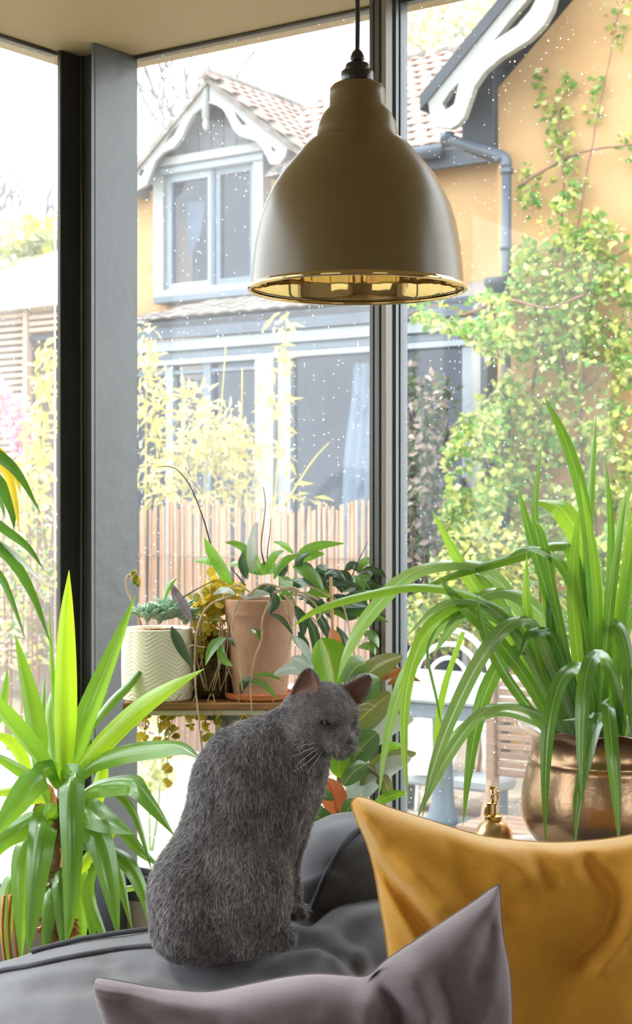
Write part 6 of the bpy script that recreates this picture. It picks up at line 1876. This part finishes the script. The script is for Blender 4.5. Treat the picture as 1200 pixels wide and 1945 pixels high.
# ---------------------------------------------------------------- rubber plant behind the cat
RD = 2.60
RU = Thing('rubber_plant', 'rubber plant with broad glossy leaves and young orange ones behind the cat', 'plant', Vector((P(648, 972, RD).x, RD, 0)))
RU.part('pot', g_lathe([(.001, 0), (.08, 0), (.105, .2), (.11, .2), (.11, .225), (.1, .225), (.001, .21)], RU.b, 32), M_terra, smooth='auto')
RU.part('stem', px_tube([(652, 2380), (652, 1900), (650, 1650), (645, 1480), (642, 1330), (636, 1220)], RD, .0065, 30, 8), M_trunk)
RU.part('stem', px_tube([(652, 2380), (640, 1900), (644, 1620), (643, 1560), (640, 1540)], RD - .03, .005, 20, 8), M_trunk)
RL = [([(636, 1306), (630, 1276), (620, 1240), (609, 1213)], 76, M_rub_b, 8), ([(640, 1252), (637, 1232), (633, 1212), (627, 1195)], 27, M_rub_o, 20), ([(658, 1392), (682, 1368), (710, 1342), (742, 1317)], 66, M_rub_k, -12), ([(662, 1335), (684, 1312), (700, 1302), (720, 1290)], 50, M_rub, 20),
      ([(656, 1318), (688, 1288), (722, 1264), (764, 1246)], 38, M_rub_k, 30), ([(604, 1296), (578, 1274), (552, 1270), (520, 1282)], 26, M_leaf_sheen, 10), ([(594, 1282), (582, 1266), (570, 1258), (552, 1250)], 30, M_leaf_sheen, -10), ([(590, 1262), (582, 1242), (574, 1226), (560, 1210)], 16, M_leaf_sheen, 30),
      ([(658, 1458), (690, 1412), (730, 1382), (785, 1365)], 44, M_leaf_sheen, 22), ([(660, 1462), (676, 1436), (694, 1412), (716, 1392)], 60, M_rub, -10), ([(648, 1478), (642, 1460), (646, 1440), (656, 1420)], 38, M_rub_b, 10), ([(652, 1492), (664, 1474), (676, 1462), (696, 1452)], 38, M_rub, 20), ([(662, 1526), (676, 1504), (688, 1482), (702, 1458)], 46, M_leaf_sheen, 5),
      ([(684, 1492), (712, 1458), (744, 1440), (790, 1431)], 30, M_rub_k, 26), ([(692, 1518), (716, 1478), (744, 1454), (780, 1440)], 36, M_leaf_sheen, -20), ([(641, 1556), (637, 1530), (630, 1504), (619, 1479)], 50, M_rub_o, 6), ([(640, 1608), (620, 1572), (602, 1550), (582, 1532)], 42, M_rub, 12), ([(626, 1616), (612, 1590), (606, 1560), (610, 1530)], 26, M_rub, 40),
      ([(606, 1600), (594, 1594), (584, 1596), (570, 1604)], 26, M_rub_b, 10), ([(646, 1590), (662, 1572), (682, 1562), (706, 1556)], 42, M_leaf_sheen, 16), ([(650, 1560), (660, 1540), (668, 1530), (680, 1520)], 30, M_rub, 10), ([(648, 1340), (640, 1330), (626, 1326), (606, 1330)], 30, M_rub, 10), ([(700, 1545), (724, 1520), (750, 1510), (770, 1506)], 18, M_rub_b, 20),
      ([(690, 1450), (716, 1470), (734, 1492), (742, 1520)], 26, M_rub_k, 10), ([(664, 1360), (650, 1350), (640, 1352), (630, 1362)], 26, M_rub_b, 0), ([(634, 1520), (616, 1510), (604, 1512), (592, 1524)], 26, M_rub, 20), ([(655, 1300), (668, 1276), (680, 1264), (694, 1260)], 44, M_rub, 10),
      ([(600, 1640), (590, 1620), (584, 1606), (574, 1580)], 24, M_rub_b, 20), ([(720, 1440), (740, 1420), (752, 1416), (764, 1418)], 14, M_rub_b, 20)]
for path, w, mt_, rl in RL:
    top_o = mt_ is M_rub_o and path[0][1] < 1300
    add_leaf(RU, path, w, mt_, 'oval', rl, .08, RD + (.03 if top_o else -.03), 16, dd=.03 if top_o else random.uniform(-.05, .02), curl=.12)
add_leaf(RU, [(700, 1300), (730, 1285), (752, 1276), (776, 1262)], 16, M_dry, 'lance', 10, .2, RD + .02, 12, name='dried_leaf')
add_leaf(RU, [(736, 1300), (756, 1290), (776, 1286), (798, 1294)], 14, M_dry, 'lance', 30, .2, RD + .02, 12, name='dried_leaf')

# ---------------------------------------------------------------- side table, brass pot with strap-leaved plant, mister
TZ = CH - (1606 - CY) / FPX * 2.3
tT = Vector((.42, 2.285, 0))
tbl = Thing('side_table', 'small white side table under the brass pot by the right window', 'table', tT)
tbl.part('table_top', g_bbox(tT + Z * (TZ - .0125), (.37, .19, .025), None, .004), M_white, smooth='auto')
for su in (-.16, .16):
    for sn in (-.075, .075):
        tbl.part('leg', g_bbox(tT + Vector((su, sn, 0)) + Z * ((TZ - .025) / 2), (.03, .03, TZ - .025), None, .003), M_white, smooth='auto')
BD = 2.30
bx_ = P(1155, 972, BD).x
bzf = lambda y: CH - (y - CY) / FPX * BD
brf = lambda r: r * pxm(BD)
M_brass = mat('aged_hammered_brass', (.36, .22, .125), (.52, .35, .215), 7, rough=.30, metal=1., bump=.07, bscale=70, detail=6)
M_brass_in = mat('dull_tin_lining', (.30, .28, .26), (.40, .38, .36), 9, rough=.45, metal=.8)
BP = Thing('brass_planter', 'hammered brass pot with long strap-leaved plant at the right window', 'potted plant', Vector((bx_, BD, TZ)))
outer_b = [(.001, TZ), (brf(100), TZ), (brf(118), TZ + .004), (brf(140), bzf(1592)), (brf(154), bzf(1574)), (brf(163), bzf(1553)), (brf(166), bzf(1533)), (brf(162), bzf(1495)), (brf(153), bzf(1455)), (brf(150), bzf(1444)), (brf(152), bzf(1441)), (brf(148.5), bzf(1437)), (brf(145), bzf(1428)), (brf(144), bzf(1415)), (brf(147), bzf(1398)), (brf(155), bzf(1387)), (brf(166), bzf(1379))]
inner_b = [(brf(166), bzf(1379)), (brf(165), bzf(1378)), (brf(153), bzf(1387)), (brf(144), bzf(1400)), (brf(140), bzf(1416)), (brf(140), bzf(1432)), (.001, bzf(1430))]
def ruffle(w, i, r, z):
    hgt = max(0, (z - bzf(1405)) / (bzf(1379) - bzf(1405)))
    return (r + hgt * .0035 * math.sin(w * 11), z + hgt * hgt * .0032 * math.sin(w * 11 + .8))
BP.part('pot', g_lathe(outer_b, (bx_, BD, 0), 132, wob=ruffle, caps=False), M_brass)
BP.part('pot_lining', g_lathe(inner_b, (bx_, BD, 0), 132, wob=ruffle, caps=False), M_brass_in)
BP.part('soil', g_lathe([(brf(140), bzf(1420)), (brf(80), bzf(1414)), (.001, bzf(1412))], (bx_, BD, 0), 40), M_soil)
G, Bt = M_cym, M_cym_b
SL = [([(1072, 1400), (1000, 1270), (930, 1160), (868, 1060), (820, 968)], 22, Bt, 20), ([(1110, 1400), (1060, 1200), (1010, 1030), (983, 925)], 16, G, 30), ([(1140, 1400), (1130, 1180), (1112, 1050), (1072, 972), (1040, 955), (1008, 952)], 40, Bt, 14), ([(1128, 1400), (1125, 1150), (1108, 960), (1075, 840), (1034, 754)], 20, G, 24), ([(1110, 1400), (1112, 1150), (1122, 940), (1132, 788)], 14, G, 20),
      ([(1100, 1400), (1040, 1160), (1016, 980), (1028, 853)], 13, G, 10), ([(1110, 1400), (1106, 1180), (1088, 1060), (1060, 1034), (960, 1062), (860, 1092), (776, 1132)], 22, G, 28), ([(1090, 1400), (1010, 1200), (930, 1085), (850, 1070), (770, 1095), (700, 1170), (660, 1240), (640, 1296)], 27, M_cym_sheen, 20),
      ([(1085, 1400), (1000, 1230), (910, 1140), (800, 1113), (690, 1130), (606, 1156), (552, 1192)], 20, Bt, 26), ([(1105, 1400), (1060, 1260), (1020, 1160), (960, 1122), (900, 1140), (858, 1190), (822, 1246)], 26, M_cym_sheen, 30), ([(1100, 1400), (1050, 1270), (1010, 1186), (965, 1185), (910, 1255), (855, 1370), (820, 1470), (802, 1552)], 25, M_cym_sheen, 16), ([(1090, 1400), (1060, 1300), (1024, 1240), (975, 1234), (930, 1296), (905, 1380), (890, 1470), (879, 1568)], 27, G, 8),
      ([(1075, 1400), (1020, 1355), (960, 1338), (905, 1362), (850, 1440), (815, 1505), (790, 1560)], 17, M_cym_sheen, 36), ([(1070, 1405), (1010, 1368), (945, 1352), (885, 1378), (836, 1440), (826, 1480)], 13, M_cym_sheen, 40), ([(1095, 1400), (1000, 1220), (910, 1160), (835, 1185), (768, 1290), (736, 1400), (718, 1522)], 24, M_cym_sheen, 18), ([(1085, 1400), (990, 1200), (905, 1140), (822, 1180), (778, 1280), (767, 1400), (776, 1530)], 22, Bt, 10),
      ([(1132, 1400), (1122, 1300), (1096, 1266), (1066, 1290), (1044, 1370), (1036, 1480), (1036, 1612)], 25, G, 6), ([(1186, 1400), (1172, 1310), (1150, 1252), (1124, 1250), (1108, 1320), (1104, 1430), (1106, 1534)], 26, G, -6), ([(1160, 1400), (1146, 1366), (1134, 1372), (1116, 1440), (1098, 1520), (1092, 1612)], 21, G, 14), ([(1145, 1400), (1146, 1346), (1154, 1340), (1162, 1420), (1170, 1510), (1176, 1612)], 23, G, -10),
      ([(1140, 1400), (1142, 1280), (1152, 1196), (1172, 1188), (1190, 1240), (1196, 1330), (1200, 1400)], 27, G, 8), ([(1150, 1400), (1158, 1180), (1176, 1010), (1206, 890)], 16, M_cym_sheen, 16), ([(1160, 1400), (1186, 1150), (1226, 960), (1260, 860)], 18, G, 10), ([(1144, 1400), (1150, 1200), (1160, 1020), (1150, 870)], 12, G, 22), ([(1130, 1400), (1136, 1200), (1128, 1060), (1100, 900)], 16, Bt, 14),
      ([(1060, 1400), (1000, 1290), (940, 1210), (880, 1150), (832, 1098)], 24, G, 20), ([(1078, 1400), (1030, 1280), (1000, 1160), (1000, 1050)], 16, Bt, 26), ([(1070, 1400), (1010, 1260), (960, 1180), (900, 1140), (836, 1150), (770, 1210)], 18, M_cym_sheen, 30), ([(1092, 1400), (1060, 1290), (1046, 1180), (1052, 1040)], 18, G, 10), ([(1120, 1400), (1096, 1240), (1088, 1100), (1100, 960)], 22, Bt, 8), ([(1164, 1400), (1176, 1260), (1192, 1180), (1230, 1120)], 20, G, 20),
      ([(1170, 1400), (1196, 1300), (1230, 1250)], 18, G, 20), ([(1110, 1400), (1080, 1290), (1050, 1210), (1010, 1200), (985, 1250)], 18, G, 30), ([(1050, 1405), (1010, 1350), (960, 1280), (920, 1200), (905, 1130)], 20, G, -20), ([(1128, 1400), (1110, 1200), (1070, 1080), (1010, 1040), (960, 1060)], 16, G, 30), ([(1085, 1395), (1050, 1340), (1000, 1240), (940, 1130), (900, 1090), (842, 1095)], 18, G, 26), ([(1150, 1395), (1130, 1360), (1100, 1362), (1066, 1368)], 10, G, 40),
      ([(1116, 1400), (1080, 1260), (1052, 1130), (1030, 1020), (1010, 980)], 14, G, 12), ([(1140, 1400), (1168, 1230), (1190, 1080), (1196, 960)], 20, Bt, 4), ([(1132, 1400), (1150, 1240), (1164, 1100), (1190, 930)], 15, G, 24), ([(900, 1150), (830, 1180), (790, 1240), (772, 1280)], 15, G, 34), ([(830, 1190), (812, 1240), (830, 1330), (838, 1380)], 5, G, 20), ([(880, 1200), (846, 1300), (830, 1400), (842, 1500)], 12, Bt, 14), ([(1180, 1400), (1186, 1330), (1196, 1300), (1210, 1290)], 16, G, 20)]
for path, w, mt_, rl in SL:
    front = path[-1][1] > 1500 and path[-1][0] > 1000
    if front:                                     # these arch out over the rim and hang before the pot
        path = [(x, y, o) for (x, y), o in zip(path, np.interp(np.linspace(0, 1, len(path)), [0, .35, .6, 1], [0, -.10, -.15, -.165]))]
    add_leaf(BP, path, w, mt_, 'strap', rl, .18, BD - .03, 26, dd=random.uniform(-.10, .03), arch=52.)
BP.part('cane', px_tube([(1020, 1010), (1024, 1100), (1032, 1250), (1040, 1410)], BD, .0022, 8, 8, 1.), MATS['bamboo_cane'])

MD = 2.335
mx = P(937, 972, MD).x
mzf = lambda y: CH - (y - CY) / FPX * MD
mrf = lambda r: r * pxm(MD)
M_gilt = mat('polished_brass', (.80, .55, .22), (.84, .60, .26), 6, rough=.14, metal=1.)
MI = Thing('plant_mister', 'small polished brass plant mister standing behind the yellow cushion', 'mister', Vector((mx, MD, TZ)))
MI.part('reservoir', g_lathe([(.001, TZ), (mrf(30), TZ), (mrf(36), TZ + .006), (mrf(38), mzf(1592)), (mrf(34), mzf(1577)), (mrf(26), mzf(1565)), (mrf(17), mzf(1559)), (mrf(14), mzf(1557)), (.001, mzf(1557))], (mx, MD, 0), 40), mat('brushed_brass', (.62, .42, .22), (.70, .5, .28), 20, rough=.3, metal=1.), smooth='auto')
MI.part('collar', g_lathe([(mrf(15), mzf(1558)), (mrf(17), mzf(1556)), (mrf(17), mzf(1549)), (mrf(14), mzf(1547)), (.001, mzf(1547))], (mx, MD, 0), 32), M_gilt, smooth='auto')
MI.part('pump_body', g_lathe([(mrf(9.5), mzf(1548)), (mrf(9.5), mzf(1530)), (mrf(10.5), mzf(1528)), (mrf(10.5), mzf(1525)), (mrf(4), mzf(1523)), (.001, mzf(1523))], (mx - mrf(3), MD, 0), 24), M_gilt, smooth='auto')
MI.part('thumb_ring', g_tube([(mx - mrf(9) - mrf(6) * math.cos(a), MD, mzf(1541) + mrf(14) * math.sin(a)) for a in np.linspace(-1.5, 1.5, 12)], mrf(3), 8), M_gilt)
MI.part('plunger', g_tube([(mx - mrf(2), MD, mzf(1524)), (mx - mrf(2), MD, mzf(1497))], mrf(3.6), 12), M_gilt)
MI.part('plunger_cap', g_lathe([(.001, mzf(1497.5)), (mrf(7), mzf(1497)), (mrf(8.5), mzf(1495)), (mrf(8), mzf(1493)), (.001, mzf(1493))], (mx - mrf(2), MD, 0), 24), M_gilt, smooth='auto')
noz = MI.part('nozzle', g_tube([tuple(P(*q, MD)) for q in smooth_pts([(940, 1526), (944, 1520), (945, 1512), (944, 1507)], 8)], mrf(2.2), 8), M_gilt)
MI.part('nozzle_tip', g_ball(P(944, 1506, MD - .005), mrf(4.4), 12, 8), M_gilt, parent=noz)
